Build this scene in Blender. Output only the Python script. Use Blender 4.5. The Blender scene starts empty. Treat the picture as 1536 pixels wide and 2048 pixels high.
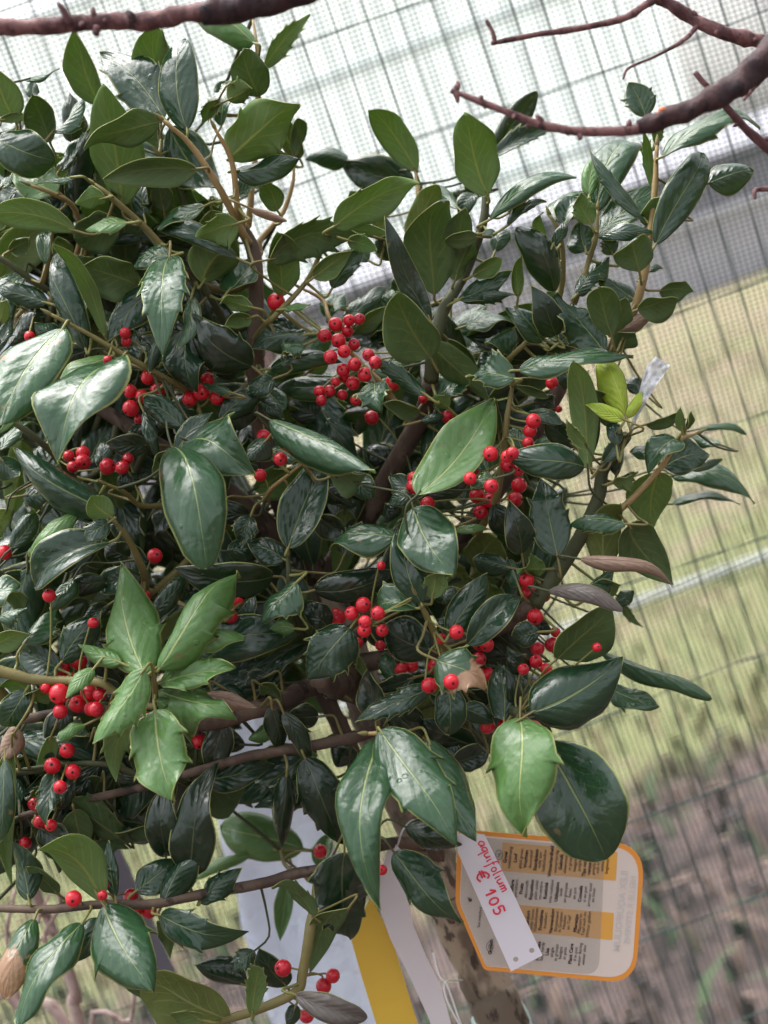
import bpy, math, random
import numpy as np
from mathutils import Vector, Matrix, noise

random.seed(7); rng = np.random.default_rng(7)
S = bpy.context.scene
COL = S.collection
R = math.radians

# ------------------------------------------------------------------ camera, sky, sun, exposure
FPX = 2813.0                      # focal length in photo pixels (photo 1536 x 2048)
CAM = Vector((0, 0, 1.40)); PITCH = R(8); ROLL = R(20)
FW = Vector((0, math.cos(PITCH), -math.sin(PITCH)))
R0 = Vector((1, 0, 0)); U0 = Vector((0, math.sin(PITCH), math.cos(PITCH)))
RT = R0 * math.cos(ROLL) - U0 * math.sin(ROLL)
UP = R0 * math.sin(ROLL) + U0 * math.cos(ROLL)
cam = bpy.data.cameras.new('camera'); cam_o = bpy.data.objects.new('camera', cam); COL.objects.link(cam_o)
cam_o.matrix_world = Matrix(((RT.x, UP.x, -FW.x, CAM.x), (RT.y, UP.y, -FW.y, CAM.y), (RT.z, UP.z, -FW.z, CAM.z), (0, 0, 0, 1)))
cam.sensor_fit = 'VERTICAL'; cam.sensor_height = 36; cam.lens = FPX / 2048 * 36
cam.clip_start = 0.02; cam.clip_end = 2000
cam.dof.use_dof = True; cam.dof.focus_distance = 0.82; cam.dof.aperture_fstop = cam.lens / 9   # 9 mm pupil
S.camera = cam_o

W = bpy.data.worlds.new('World'); S.world = W; W.use_nodes = True
nt = W.node_tree; nt.nodes.clear()
sky = nt.nodes.new('ShaderNodeTexSky'); sky.sky_type = 'NISHITA'; sky.sun_disc = False
SUN_EL, SUN_AZ = 70, 335          # soft, high, a little beyond the holly
sky.sun_elevation = R(SUN_EL); sky.sun_rotation = R(SUN_AZ); sky.dust_density = 6; sky.air_density = 1.5
hs = nt.nodes.new('ShaderNodeHueSaturation'); hs.inputs['Saturation'].default_value = 0.22
bg = nt.nodes.new('ShaderNodeBackground'); bg.inputs['Strength'].default_value = 0.112
out = nt.nodes.new('ShaderNodeOutputWorld')
nt.links.new(sky.outputs[0], hs.inputs['Color']); nt.links.new(hs.outputs[0], bg.inputs['Color']); nt.links.new(bg.outputs[0], out.inputs['Surface'])

sl = bpy.data.lights.new('sun', 'SUN'); sl.energy = 1.5; sl.angle = R(70); sl.color = (1, .98, .96)
so = bpy.data.objects.new('sun', sl); COL.objects.link(so)
az = R(SUN_AZ)
sd = Vector((math.sin(az) * math.cos(R(SUN_EL)), math.cos(az) * math.cos(R(SUN_EL)), math.sin(R(SUN_EL))))
so.rotation_euler = sd.to_track_quat('Z', 'Y').to_euler(); so.location = (0, -3, 6)

S.view_settings.view_transform = 'Standard'; S.view_settings.look = 'None'
S.view_settings.exposure = 1.85; S.view_settings.gamma = 1
S.render.engine = 'CYCLES'
S.cycles.use_denoising = True
S.cycles.max_bounces = 8; S.cycles.transparent_max_bounces = 12
S.cycles.sample_clamp_indirect = 6

# ------------------------------------------------------------------ helpers
D0 = 0.85
def px(x, y, d):                  # photo pixel + distance along the lens axis -> world point
    return CAM + d * (FW + RT * ((x - 768) / FPX) - UP * ((y - 1024) / FPX))
def mpp(d): return d / FPX
def to_px(p):
    q = p - CAM; d = q.dot(FW)
    return 768 + FPX * q.dot(RT) / d, 1024 - FPX * q.dot(UP) / d, d

def mesh_obj(name, verts, faces, mats, parent=None, mi=None, uv=None, smooth=True, M=None, base=None):
    me = bpy.data.meshes.new(name)
    me.from_pydata([tuple(v) for v in verts], [], faces)
    for m in (mats if isinstance(mats, (list, tuple)) else [mats]): me.materials.append(m)
    if mi is not None: me.polygons.foreach_set('material_index', np.asarray(mi, dtype=np.int32))
    if uv is not None:
        ul = me.uv_layers.new(name='UVMap')
        li = np.empty(len(me.loops), dtype=np.int32); me.loops.foreach_get('vertex_index', li)
        ul.data.foreach_set('uv', np.asarray(uv, dtype=np.float32)[li].ravel())
    if smooth: me.polygons.foreach_set('use_smooth', np.ones(len(me.polygons), dtype=bool))
    me.update()
    return link(name, me, parent, M)

def link(name, me, parent=None, M=None):
    o = bpy.data.objects.new(name, me); COL.objects.link(o)
    if M is not None: o.matrix_local = M
    if parent is not None: o.parent = parent
    return o
def thing(name, label, cat, loc=(0, 0, 0), group=None):
    o = bpy.data.objects.new(name, None); COL.objects.link(o); o.location = loc; o.empty_display_size = .05
    return tag(o, label, cat, group)
def tag(o, label, cat, group=None):
    o['label'] = label; o['category'] = cat
    if group: o['group'] = group
    return o

def smooth_line(pts, rad, sub=6):
    """Catmull-Rom through pts with radii"""
    P = [Vector(p) for p in pts]
    if len(P) < 2: return P, rad
    if len(P) == 2:
        n = sub; return [P[0].lerp(P[1], i / n) for i in range(n + 1)], [rad[0] + (rad[1] - rad[0]) * i / n for i in range(n + 1)]
    E = [P[0] * 2 - P[1]] + P + [P[-1] * 2 - P[-2]]
    op, orr = [], []
    for i in range(1, len(E) - 2):
        a, b, c, d = E[i - 1], E[i], E[i + 1], E[i + 2]
        for k in range(sub):
            t = k / sub
            op.append(0.5 * ((2 * b) + (c - a) * t + (2 * a - 5 * b + 4 * c - d) * t * t + (3 * b - a - 3 * c + d) * t ** 3))
            orr.append(rad[i - 1] + (rad[i] - rad[i - 1]) * t)
    op.append(P[-1]); orr.append(rad[-1])
    return op, orr

def tube_data(P, rad, sides=8, bump=0.0, seed=0, cap=True):
    V, F = [], []
    n = len(P); up = None
    for i in range(n):
        t = (P[min(i + 1, n - 1)] - P[max(i - 1, 0)])
        t = t.normalized() if t.length > 1e-9 else Vector((0, 0, 1))
        if up is None:
            up = t.orthogonal().normalized()
        up = (up - t * up.dot(t)); up = up.normalized() if up.length > 1e-6 else t.orthogonal().normalized()
        sd_ = t.cross(up)
        for k in range(sides):
            a = 2 * math.pi * k / sides
            r = rad[i]
            if bump:
                q = P[i] * 130 + Vector((math.cos(a), math.sin(a), seed)) * .9
                r *= 1 + bump * noise.noise(q)
            V.append(P[i] + (up * math.cos(a) + sd_ * math.sin(a)) * r)
    for i in range(n - 1):
        for k in range(sides):
            F.append((i * sides + k, i * sides + (k + 1) % sides, (i + 1) * sides + (k + 1) % sides, (i + 1) * sides + k))
    if cap:
        F.append(tuple(range(sides - 1, -1, -1))); F.append(tuple((n - 1) * sides + k for k in range(sides)))
    return V, F

def tube(name, pts, rad, mat, parent=None, sides=8, sub=6, bump=0.0, base=None, seed=0):
    P, r = smooth_line(pts, rad, sub)
    V, F = tube_data(P, r, sides, bump, seed)
    if base is not None: V = [v - base for v in V]
    return mesh_obj(name, V, F, mat, parent)

# ------------------------------------------------------------------ materials
class NB:
    def __init__(s, name):
        s.m = bpy.data.materials.new(name); s.m.use_nodes = True; s.t = s.m.node_tree
        s.t.nodes.clear(); s.o = s.n('ShaderNodeOutputMaterial')
    def n(s, typ, **kw):
        nd = s.t.nodes.new(typ)
        for k, v in kw.items(): setattr(nd, k, v)
        return nd
    def l(s, a, b): s.t.links.new(a, b)
    def val(s, sock, v):
        if isinstance(v, bpy.types.NodeSocket): s.l(v, sock)
        elif v is not None: sock.default_value = v
    def math(s, op, a, b=None, c=None, clamp=False):
        nd = s.n('ShaderNodeMath', operation=op, use_clamp=clamp)
        s.val(nd.inputs[0], a); s.val(nd.inputs[1], b); s.val(nd.inputs[2], c); return nd.outputs[0]
    def mix(s, f, a, b, mode='MIX'):
        nd = s.n('ShaderNodeMix', data_type='RGBA', blend_type=mode)
        s.val(nd.inputs[0], f)
        for i, v in ((6, a), (7, b)):
            if isinstance(v, tuple) and len(v) == 3: v = v + (1,)
            s.val(nd.inputs[i], v)
        return nd.outputs[2]
    def noise(s, scale, detail=3, vec=None, rough=.55, dist=0):
        nd = s.n('ShaderNodeTexNoise'); nd.inputs['Scale'].default_value = scale; nd.inputs['Detail'].default_value = detail
        nd.inputs['Roughness'].default_value = rough; nd.inputs['Distortion'].default_value = dist
        if vec is not None: s.l(vec, nd.inputs['Vector'])
        return nd.outputs['Fac']
    def ramp(s, f, lo, hi, smooth=True):
        nd = s.n('ShaderNodeMapRange', interpolation_type='SMOOTHSTEP' if smooth else 'LINEAR')
        s.val(nd.inputs[0], f); nd.inputs[1].default_value = lo; nd.inputs[2].default_value = hi
        return nd.outputs[0]
    def coord(s, which='Object'): return s.n('ShaderNodeTexCoord').outputs[which]
    def pos(s): return s.n('ShaderNodeNewGeometry').outputs['Position']
    def bump(s, h, strength=.3, dist=.001):
        nd = s.n('ShaderNodeBump'); nd.inputs['Strength'].default_value = strength; nd.inputs['Distance'].default_value = dist
        s.l(h, nd.inputs['Height']); return nd.outputs[0]
    def bsdf(s, col, rough=.5, spec=.5, normal=None, coat=0, coat_rough=.1, trans=0, tcol=None):
        p = s.n('ShaderNodeBsdfPrincipled')
        if isinstance(col, tuple): col = col + (1,) if len(col) == 3 else col
        s.val(p.inputs['Base Color'], col); s.val(p.inputs['Roughness'], rough); s.val(p.inputs['Specular IOR Level'], spec)
        if normal is not None: s.l(normal, p.inputs['Normal'])
        s.val(p.inputs['Coat Weight'], coat); s.val(p.inputs['Coat Roughness'], coat_rough)
        outp = p.outputs[0]
        if trans:
            tr = s.n('ShaderNodeBsdfTranslucent')
            tc = tcol if tcol is not None else col
            if isinstance(tc, tuple) and len(tc) == 3: tc = tc + (1,)
            s.val(tr.inputs[0], tc)
            mx = s.n('ShaderNodeMixShader'); mx.inputs[0].default_value = trans
            s.l(outp, mx.inputs[1]); s.l(tr.outputs[0], mx.inputs[2]); outp = mx.outputs[0]
        s.l(outp, s.o.inputs[0]); return s.m

def simple(name, col, rough=.6, spec=.4, var=.25, scale=60, bump=0.0, trans=0, coat=0):
    b = NB(name); p = b.pos()
    f = b.noise(scale, 4, p)
    c = b.mix(f, tuple(x * (1 - var) for x in col), tuple(min(1, x * (1 + var)) for x in col))
    nm = b.bump(b.noise(scale * 4, 4, p), bump, .0008) if bump else None
    return b.bsdf(c, rough, spec, nm, coat=coat, trans=trans)

def leaf_top(name, c1, c2, mid, rough=.18, wet=.45, brown=None, spots=0.0):
    b = NB(name)
    uv = b.n('ShaderNodeSeparateXYZ'); b.l(b.coord('UV'), uv.inputs[0])
    u, v = uv.outputs[0], uv.outputs[1]
    au = b.math('ABSOLUTE', b.math('SUBTRACT', b.math('MULTIPLY', u, 2), 1))
    rnd = b.n('ShaderNodeNewGeometry').outputs['Random Per Island']
    p = b.pos()
    n1 = b.noise(55, 3, p); n2 = b.noise(320, 4, p)
    col = b.mix(rnd, c1, c2)
    col = b.mix(b.ramp(n1, .35, .7), col, b.mix(.45, col, c2))
    col = b.mix(b.math('MULTIPLY', b.ramp(n2, .45, .75), .35), col, tuple(x * .45 for x in c1))
    col = b.mix(b.math('MULTIPLY', b.ramp(b.noise(140, 3, p), .70, .74), .7), col, (.16, .10, .045))
    # side veins: pale thin arcs, relief between them
    ph = b.math('SUBTRACT', b.math('MULTIPLY', v, 6.5), b.math('MULTIPLY', b.math('POWER', au, .8), 2.6))
    ph = b.math('ADD', ph, b.math('MULTIPLY', n1, 1.3))
    tri = b.math('ABSOLUTE', b.math('SUBTRACT', b.math('FRACT', ph), .5))          # 0 at vein centre
    vein = b.math('SUBTRACT', 1, b.ramp(tri, .0, .09))
    vein = b.math('MULTIPLY', vein, b.math('SUBTRACT', 1, b.ramp(au, .55, .92)))
    col = b.mix(b.math('MULTIPLY', vein, .13), col, mid)
    wdt = b.math('MULTIPLY', b.math('SUBTRACT', 1.15, v), .050)
    midm = b.math('SUBTRACT', 1, b.ramp(b.math('DIVIDE', au, wdt), .55, 1.15))
    col = b.mix(b.math('MULTIPLY', midm, .85), col, mid)
    edge = b.ramp(au, .93, .985)
    col = b.mix(b.math('MULTIPLY', edge, .85), col, (.36, .38, .13))
    if brown is not None:
        bm = b.ramp(b.math('ADD', v, b.math('MULTIPLY', b.math('SUBTRACT', n1, .5), .9)), .52, .58)
        bc = b.mix(n2, brown, tuple(x * .55 for x in brown))
        col = b.mix(bm, col, bc)
    if spots:
        sm = b.ramp(b.noise(75, 4, p), spots, spots + .04)
        col = b.mix(sm, col, (.28, .14, .08))
    # wet film patches: smoother than the dry leaf skin
    wetm = b.math('MULTIPLY', b.ramp(b.noise(42, 3, p, dist=.4), .54, .60), wet)
    rg = b.math('SUBTRACT', b.math('ADD', rough, b.math('MULTIPLY', n1, .12)), b.math('MULTIPLY', wetm, rough * .8))
    vor = b.n('ShaderNodeTexVoronoi'); vor.inputs['Scale'].default_value = 150; b.l(p, vor.inputs['Vector'])
    drop = b.math('MULTIPLY', b.math('SUBTRACT', 1, b.ramp(vor.outputs['Distance'], .16, .3)), b.ramp(b.noise(60, 2, p), .60, .64))
    h = b.math('ADD', b.math('MULTIPLY', tri, b.math('MULTIPLY', b.math('SUBTRACT', 1, b.ramp(au, .45, 1)), b.math('ADD', .35, b.math('MULTIPLY', b.math('FRACT', b.math('MULTIPLY', rnd, 7.3)), 1.5)))), b.math('MULTIPLY', n2, .45))
    h = b.math('SUBTRACT', h, b.math('MULTIPLY', midm, 1.0))
    h = b.math('ADD', h, b.math('MULTIPLY', b.noise(75, 2, p, dist=.4), 2.3))
    h = b.math('ADD', h, b.math('MULTIPLY', drop, .8))
    nm = b.bump(h, .60, .00085)
    return b.bsdf(col, rg, .62, nm, coat=b.math('MULTIPLY', wetm, .9), coat_rough=.06, trans=.16, tcol=b.mix(.65, col, (.45, .64, .19)))

def leaf_under(name, c1, c2, mid, trans=.2):
    b = NB(name)
    uv = b.n('ShaderNodeSeparateXYZ'); b.l(b.coord('UV'), uv.inputs[0])
    u, v = uv.outputs[0], uv.outputs[1]
    au = b.math('ABSOLUTE', b.math('SUBTRACT', b.math('MULTIPLY', u, 2), 1))
    rnd = b.n('ShaderNodeNewGeometry').outputs['Random Per Island']
    p = b.pos(); n1 = b.noise(60, 4, p); n2 = b.noise(500, 4, p)
    col = b.mix(rnd, c1, c2)
    col = b.mix(b.math('MULTIPLY', b.ramp(n1, .3, .75), .35), col, tuple(x * .6 for x in c1))
    col = b.mix(b.math('MULTIPLY', b.ramp(n2, .6, .75), .25), col, mid)
    ph = b.math('SUBTRACT', b.math('MULTIPLY', v, 6.5), b.math('MULTIPLY', b.math('POWER', au, .8), 2.6))
    ph = b.math('ADD', ph, b.math('MULTIPLY', n1, 1.3))
    tri = b.math('ABSOLUTE', b.math('SUBTRACT', b.math('FRACT', ph), .5))
    vein = b.math('MULTIPLY', b.math('SUBTRACT', 1, b.ramp(tri, 0, .12)), b.math('SUBTRACT', 1, b.ramp(au, .5, .9)))
    wdt = b.math('MULTIPLY', b.math('SUBTRACT', 1.15, v), .075)
    midm = b.math('SUBTRACT', 1, b.ramp(b.math('DIVIDE', au, wdt), .4, 1.2))
    col = b.mix(b.math('MULTIPLY', vein, .6), col, mid)
    col = b.mix(b.math('MULTIPLY', b.ramp(b.noise(150, 3, p), .52, .66), .30), col, tuple(x * .5 for x in c1))
    col = b.mix(b.math('MULTIPLY', midm, .85), col, mid)
    h = b.math('ADD', b.math('MULTIPLY', midm, 1.6), b.math('ADD', b.math('MULTIPLY', vein, .5), b.math('MULTIPLY', n2, .5)))
    return b.bsdf(col, .55, .35, b.bump(h, .4, .0008), trans=trans, tcol=b.mix(.3, b.mix(.5, col, b.mix(1.0, col, (2.4, 2.4, 1.6), 'MULTIPLY')), (.45, .62, .14)))

M = {}
YEL = (.30, .30, .09)
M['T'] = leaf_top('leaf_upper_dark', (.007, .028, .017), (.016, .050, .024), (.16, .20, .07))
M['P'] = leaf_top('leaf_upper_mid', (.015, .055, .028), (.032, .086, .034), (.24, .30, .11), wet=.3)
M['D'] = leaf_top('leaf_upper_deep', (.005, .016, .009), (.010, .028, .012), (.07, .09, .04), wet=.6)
M['G'] = leaf_top('leaf_upper_green', (.058, .155, .034), (.095, .205, .050), (.34, .40, .13), rough=.36, wet=.4)
M['Y'] = leaf_top('leaf_upper_young', (.30, .42, .02), (.36, .48, .03), (.55, .60, .12), rough=.42, wet=.2)
M['S'] = leaf_top('leaf_upper_spotted', (.030, .085, .035), (.036, .10, .04), (.26, .32, .12), wet=.25, spots=.62)
M['H'] = leaf_top('leaf_upper_half_withered', (.022, .065, .028), (.03, .08, .03), (.2, .22, .08), brown=(.42, .24, .14))
M['B'] = leaf_top('leaf_withered', (.20, .125, .085), (.34, .22, .16), (.13, .07, .05), rough=.55, wet=.1)
M['N'] = leaf_top('leaf_grey_brown', (.07, .058, .052), (.11, .088, .078), (.15, .12, .10), rough=.4, wet=.3)
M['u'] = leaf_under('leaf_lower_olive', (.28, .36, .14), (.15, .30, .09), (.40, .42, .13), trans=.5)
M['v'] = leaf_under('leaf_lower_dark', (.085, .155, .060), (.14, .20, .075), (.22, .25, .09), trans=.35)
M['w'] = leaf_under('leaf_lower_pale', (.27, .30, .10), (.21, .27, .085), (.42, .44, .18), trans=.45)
M['rim'] = simple('leaf_margin', (.26, .28, .09), .5, .4, .2)
M['stalk'] = simple('leaf_stalk_yellow', (.20, .195, .058), .5, .4, .25, 120)
M['twig'] = simple('twig_olive', (.17, .145, .050), .55, .4, .35, 90, .3)
M['stem'] = simple('stem_green_brown', (.060, .068, .030), .6, .35, .4, 70, .3)
M['ytwig'] = simple('twig_tan', (.30, .205, .085), .5, .4, .35, 90, .3)

def bark(name, c1, c2, c3, scale=1.0, bump=.6):
    b = NB(name); p = b.pos()
    mp = b.n('ShaderNodeMapping'); mp.inputs['Scale'].default_value = (1, 1, .45); b.l(p, mp.inputs[0])
    a = b.noise(48 * scale, 5, mp.outputs[0]); c = b.noise(90 * scale, 5, mp.outputs[0]); d = b.noise(11 * scale, 3, p)
    col = b.mix(b.ramp(a, .43, .57), c1, c2)
    col = b.mix(b.math('MULTIPLY', b.ramp(c, .55, .62), .85), col, c3)
    col = b.mix(b.math('MULTIPLY', b.ramp(d, .55, .65), .4), col, c2)
    nm = b.bump(b.math('ADD', c, b.math('MULTIPLY', a, 1.5)), bump, .002)
    return b.bsdf(col, .7, .35, nm)
M['trunk'] = bark('trunk_bark', (.15, .118, .088), (.36, .295, .225), (.04, .027, .022))
M['limb'] = bark('limb_bark', (.075, .048, .036), (.125, .085, .062), (.03, .02, .016))
M['plum'] = bark('bare_branch_bark', (.085, .034, .036), (.185, .088, .086), (.03, .013, .014), 2.2, .9)
M['plumdark'] = bark('bare_branch_dark_bark', (.030, .015, .018), (.055, .025, .026), (.012, .007, .01), 2, .9)

def berry_mat(name, c1, c2):
    b = NB(name); oi = b.n('ShaderNodeObjectInfo').outputs['Random']
    p = b.pos()
    c = b.mix(oi, c1, c2)
    c = b.mix(b.math('MULTIPLY', b.ramp(b.noise(500, 3, p), .62, .7), .35), c, (.85, .25, .2))
    nm = b.bump(b.noise(260, 3, p), .12, .001)
    return b.bsdf(c, .30, .45, nm, coat=.15, coat_rough=.06)
M['berry'] = berry_mat('berry_red', (.42, .004, .018), (.64, .013, .028))
M['tip'] = simple('berry_tip_dark', (.02, .012, .01), .7, .3)

# ------------------------------------------------------------------ ground
def ground_mat():
    b = NB('ground_soil_and_grass'); p = b.pos()
    sp = b.n('ShaderNodeSeparateXYZ'); b.l(p, sp.inputs[0])
    big = b.noise(1.1, 4, p); mid = b.noise(5, 5, p); fine = b.noise(38, 5, p)
    soil = b.mix(b.ramp(mid, .3, .7), (.042, .030, .028), (.115, .080, .075))
    soil = b.mix(b.math('MULTIPLY', b.ramp(fine, .55, .7), .6), soil, (.16, .115, .10))
    soil = b.mix(b.math('MULTIPLY', b.ramp(b.noise(2.6, 3, p), .58, .68), .6), soil, (.075, .10, .045))
    near = b.math('SUBTRACT', 1, b.ramp(sp.outputs[1], 4.5, 8.5))
    grass = b.mix(b.ramp(b.math('ADD', b.noise(2.2, 5, p), b.math('MULTIPLY', near, .16)), .42, .62), (.205, .165, .112), (.165, .175, .078))
    grass = b.mix(b.math('MULTIPLY', b.ramp(fine, .5, .75), .45), grass, (.24, .20, .125))
    grass = b.mix(b.math('MULTIPLY', b.ramp(big, .52, .7), .6), grass, (.22, .16, .115))
    yy = b.math('ADD', sp.outputs[1], b.math('MULTIPLY', b.math('SUBTRACT', big, .5), 1.6))
    g = b.ramp(yy, 3.2, 3.7)
    col = b.mix(g, soil, grass)
    return b.bsdf(col, .9, .2, b.bump(b.math('ADD', fine, mid), .8, .03))
gv, gf = [], []
gx = np.concatenate([[-400, -60], np.linspace(-12, 12, 49), [60, 400]]); gy = np.concatenate([[-400, -60], np.linspace(-6, 24, 61), [80, 700]])
for j, y in enumerate(gy):
    for i, x in enumerate(gx):
        z = .03 * noise.noise(Vector((x * .9, y * .9, 0))) if (-12 < x < 12 and -6 < y < 24) else 0
        gv.append((x, y, z - .03))
for j in range(len(gy) - 1):
    for i in range(len(gx) - 1):
        a = j * len(gx) + i; gf.append((a, a + 1, a + 1 + len(gx), a + len(gx)))
g = mesh_obj('ground', gv, gf, ground_mat()); g['kind'] = 'structure'; g['label'] = 'bare brown soil strip and winter grass behind the fence'

# ------------------------------------------------------------------ litter, grass
def blades(name, n, box, hmin, hmax, wid, mats, lean, label, cat):
    V, F, mi = [], [], []
    for i in range(n):
        y = box[2] + (box[3] - box[2]) * random.random() ** 1.5; x = random.uniform(box[0], box[1]) * (1 + (y - box[2]) * .12)
        h = random.uniform(hmin, hmax); a = random.uniform(0, 6.283); w = wid * random.uniform(.6, 1.4)
        b_ = Vector((x, y, -.05)); t = Vector((math.cos(a), math.sin(a), 0)); s = Vector((-t.y, t.x, 0)) * w
        l = lean * random.uniform(.3, 1.2)
        m = b_ + Vector((0, 0, .05 + h * .6)) + t * l * .35 * h; e = b_ + Vector((0, 0, .05 + h * random.uniform(.6, 1))) + t * l * h
        k = len(V); V += [b_ - s, b_ + s, m + s * .8, m - s * .8, e]
        F += [(k, k + 1, k + 2, k + 3), (k + 3, k + 2, k + 4)]; q = random.randrange(len(mats)); mi += [q, q]
    o = mesh_obj(name, V, F, mats, mi=mi); o['kind'] = 'stuff'; o['label'] = label; o['category'] = cat
    return o
gm = [simple('grass_green', (.125, .15, .055), .7, .3, .4, 3), simple('grass_straw', (.26, .205, .12), .8, .3, .3, 3), simple('grass_olive', (.17, .165, .07), .7, .3, .4, 3)]
blades('grass', 9000, (-2.6, 2.6, 3.5, 14), .02, .07, .007, gm, 1.4, 'patchy yellow green winter grass beyond the soil strip', 'grass')
lm = [simple('litter_tan', (.15, .10, .078), .8, .3, .4, 9), simple('litter_brown', (.085, .052, .042), .8, .3, .4, 9), simple('litter_dark', (.035, .026, .026), .8, .3, .4, 9), simple('litter_green', (.06, .09, .04), .8, .3, .4, 9)]
blades('dead_stalks', 2600, (-1.7, 1.9, 1.5, 3.6), .02, .08, .012, lm, 2.2, 'brown dead stalks and leaf litter along the fence foot', 'litter')

# ------------------------------------------------------------------ pale pipe on the grass
def wobble_pts(a, b, n, amp, seed):
    a, b = Vector(a), Vector(b)
    return [a.lerp(b, i / n) + Vector((0, 0, 1)) * amp * noise.noise(Vector((i * .7, seed, 0))) for i in range(n + 1)]
tag(tube('water_pipe', wobble_pts((-4, 5.25, .02), (4.5, 5.1, .02), 16, .02, 3), [.017] * 17, simple('pipe_pale_grey', (.36, .38, .39), .5, .4, .15, 5), sides=10, sub=2), 'pale grey plastic water pipe lying straight across the grass', 'pipe')

# ------------------------------------------------------------------ distant shed and trees
def box(V, F, x0, x1, y0, y1, z0, z1):
    k = len(V)
    V += [Vector(p) for p in ((x0, y0, z0), (x1, y0, z0), (x1, y1, z0), (x0, y1, z0), (x0, y0, z1), (x1, y0, z1), (x1, y1, z1), (x0, y1, z1))]
    F += [(k, k + 3, k + 2, k + 1), (k + 4, k + 5, k + 6, k + 7), (k, k + 1, k + 5, k + 4), (k + 1, k + 2, k + 6, k + 5), (k + 2, k + 3, k + 7, k + 6), (k + 3, k, k + 4, k + 7)]
def box_obj(name, b, mat, parent):
    V, F = [], []; box(V, F, *b); return mesh_obj(name, V, F, mat, parent, smooth=False)
wall_grey = simple('garden_wall_grey', (.40, .39, .44), .8, .3, .25, 1.5)
gw = thing('garden_wall', 'low dark grey block wall along the far edge of the grass', 'wall', (3, 20, 0))
box_obj('wall_core', (-12, 12, 0.02, .28, -.05, .92), wall_grey, gw)
for r_ in range(3):
    for i in range(27):
        x = -12 + i * .9 + (.45 if r_ % 2 else 0)
        box_obj('block', (x + .01, min(12, x + .89), 0, .02, .0 + r_ * .31, .30 + r_ * .31), wall_grey, gw)
box_obj('coping', (-12.1, 12.1, -.06, .36, .92, 1.0), simple('coping_grey', (.42, .42, .46), .7, .3, .2, 2), gw)
shed_grey = simple('shed_wall_grey', (.27, .265, .30), .7, .3, .15, 1.5)
sh = thing('garden_shed', 'long low lavender grey shed between the low wall and the greenhouse', 'shed', (6, 23, 0))
box_obj('wall', (-13, 13, 0, 3, -.05, 1.75), shed_grey, sh)
V = [Vector(p) for p in ((-13.3, -.35, 1.7), (13.3, -.35, 1.7), (13.3, 1.5, 2.15), (-13.3, 1.5, 2.15), (13.3, 3.35, 1.7), (-13.3, 3.35, 1.7))]
V += [v + Vector((0, 0, .1)) for v in V]
mesh_obj('roof', V, [(0, 3, 2, 1), (3, 5, 4, 2), (6, 7, 8, 9), (9, 8, 10, 11), (0, 1, 7, 6), (1, 2, 8, 7), (2, 4, 10, 8), (4, 5, 11, 10), (5, 3, 9, 11), (3, 0, 6, 9)], simple('shed_roof', (.24, .24, .27), .6, .4, .2, 2), sh, smooth=False)
for i in range(43):
    box_obj('wall_plank', (-13 + i * .6 + .02, -12.4 + i * .6 - .02, -.03, .0, -.05, 1.68), shed_grey, sh)
dm = simple('shed_door_red', (.22, .13, .12), .6, .4, .2, 3); wm = simple('shed_window', (.4, .42, .46), .3, .5)
for x in (-7.5, 2.2):
    d = box_obj('door', (x, x + .9, -.07, -.03, 0, 1.6), dm, sh)
    box_obj('handle', (x + .75, x + .82, -.1, -.07, .8, .95), shed_grey, d)
for x in (-10.5, -4, -1, 4.5, 8):
    w = box_obj('window', (x, x + 1.0, -.06, -.03, .75, 1.35), wm, sh)
    box_obj('window_frame', (x + .48, x + .52, -.08, -.06, .75, 1.35), shed_grey, w)
# tall pale greenhouse behind the shed: translucent panels between glazing bars
gh = thing('greenhouse', 'tall pale greenhouse of milky upright panels rising behind the shed', 'greenhouse', (-6, 30, 0))
pm = NB('greenhouse_panel'); pm.bsdf(pm.mix(pm.noise(.8, 3, pm.pos()), (.88, .93, .93), (.93, .96, .96)), .5, .4, trans=.72)
barm = simple('greenhouse_bar', (.6, .64, .64), .5, .4, .1, 2)
GX0, GX1, GZ = -16.0, 15.0, 9.2
ni = int((GX1 - GX0) / .62)
for i in range(ni):
    x = GX0 + i * .62
    box_obj('panel', (x + .03, x + .59, .0, .02, .3, GZ), pm.m, gh)
    box_obj('glazing_bar', (x - .03, x + .03, -.04, .03, 0, GZ), barm, gh)
for z in (.15, 3.0, 6.1, GZ): box_obj('rail', (GX0, GX1, .03, .09, z - .06, z + .06), barm, gh)

def far_tree(x, y, h, spread, label):
    t = thing('bare_tree', label, 'tree', (x, y, 0), None)
    mat = M.setdefault('fartree', simple('far_tree_hazy_bark', (.45, .44, .46), .8, .2, .2, 1))  # pale grey puts distance haze into the bark colour
    mt = M.setdefault('fartwig', simple('far_tree_hazy_twigs', (.55, .54, .56), .8, .2, .2, 1))  # twigs paler still, haze painted into their colour
    tube('trunk', [(0, 0, -.1), (.1, 0, h * .35), (-.05, .1, h * .7)], [.2, .15, .07], mat, t)
    V, F = [], []
    for i in range(190):
        a = random.uniform(0, 6.28); el = random.uniform(.1, 1.3); z0 = h * random.uniform(.3, .65)
        L = spread * random.uniform(.4, 1)
        p0 = Vector((0, 0, z0)); p1 = p0 + Vector((math.cos(a) * math.cos(el), math.sin(a) * math.cos(el), math.sin(el))) * L
        m_ = p0.lerp(p1, .5) + Vector((random.uniform(-.2, .2), random.uniform(-.2, .2), random.uniform(0, .3)))
        for (A, B, ra, rb) in ((p0, m_, .03, .018), (m_, p1, .018, .006), (m_, m_ + (p1 - m_).lerp(Vector((random.uniform(-1, 1), random.uniform(-1, 1), 1)), .6), .012, .005)):
            v, f = tube_data([A, B], [ra, rb], 3, cap=False); k = len(V); V += v; F += [tuple(q + k for q in z) for z in f]
    o = mesh_obj('crown', V, F, mt, t); o['kind'] = 'stuff'
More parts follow.
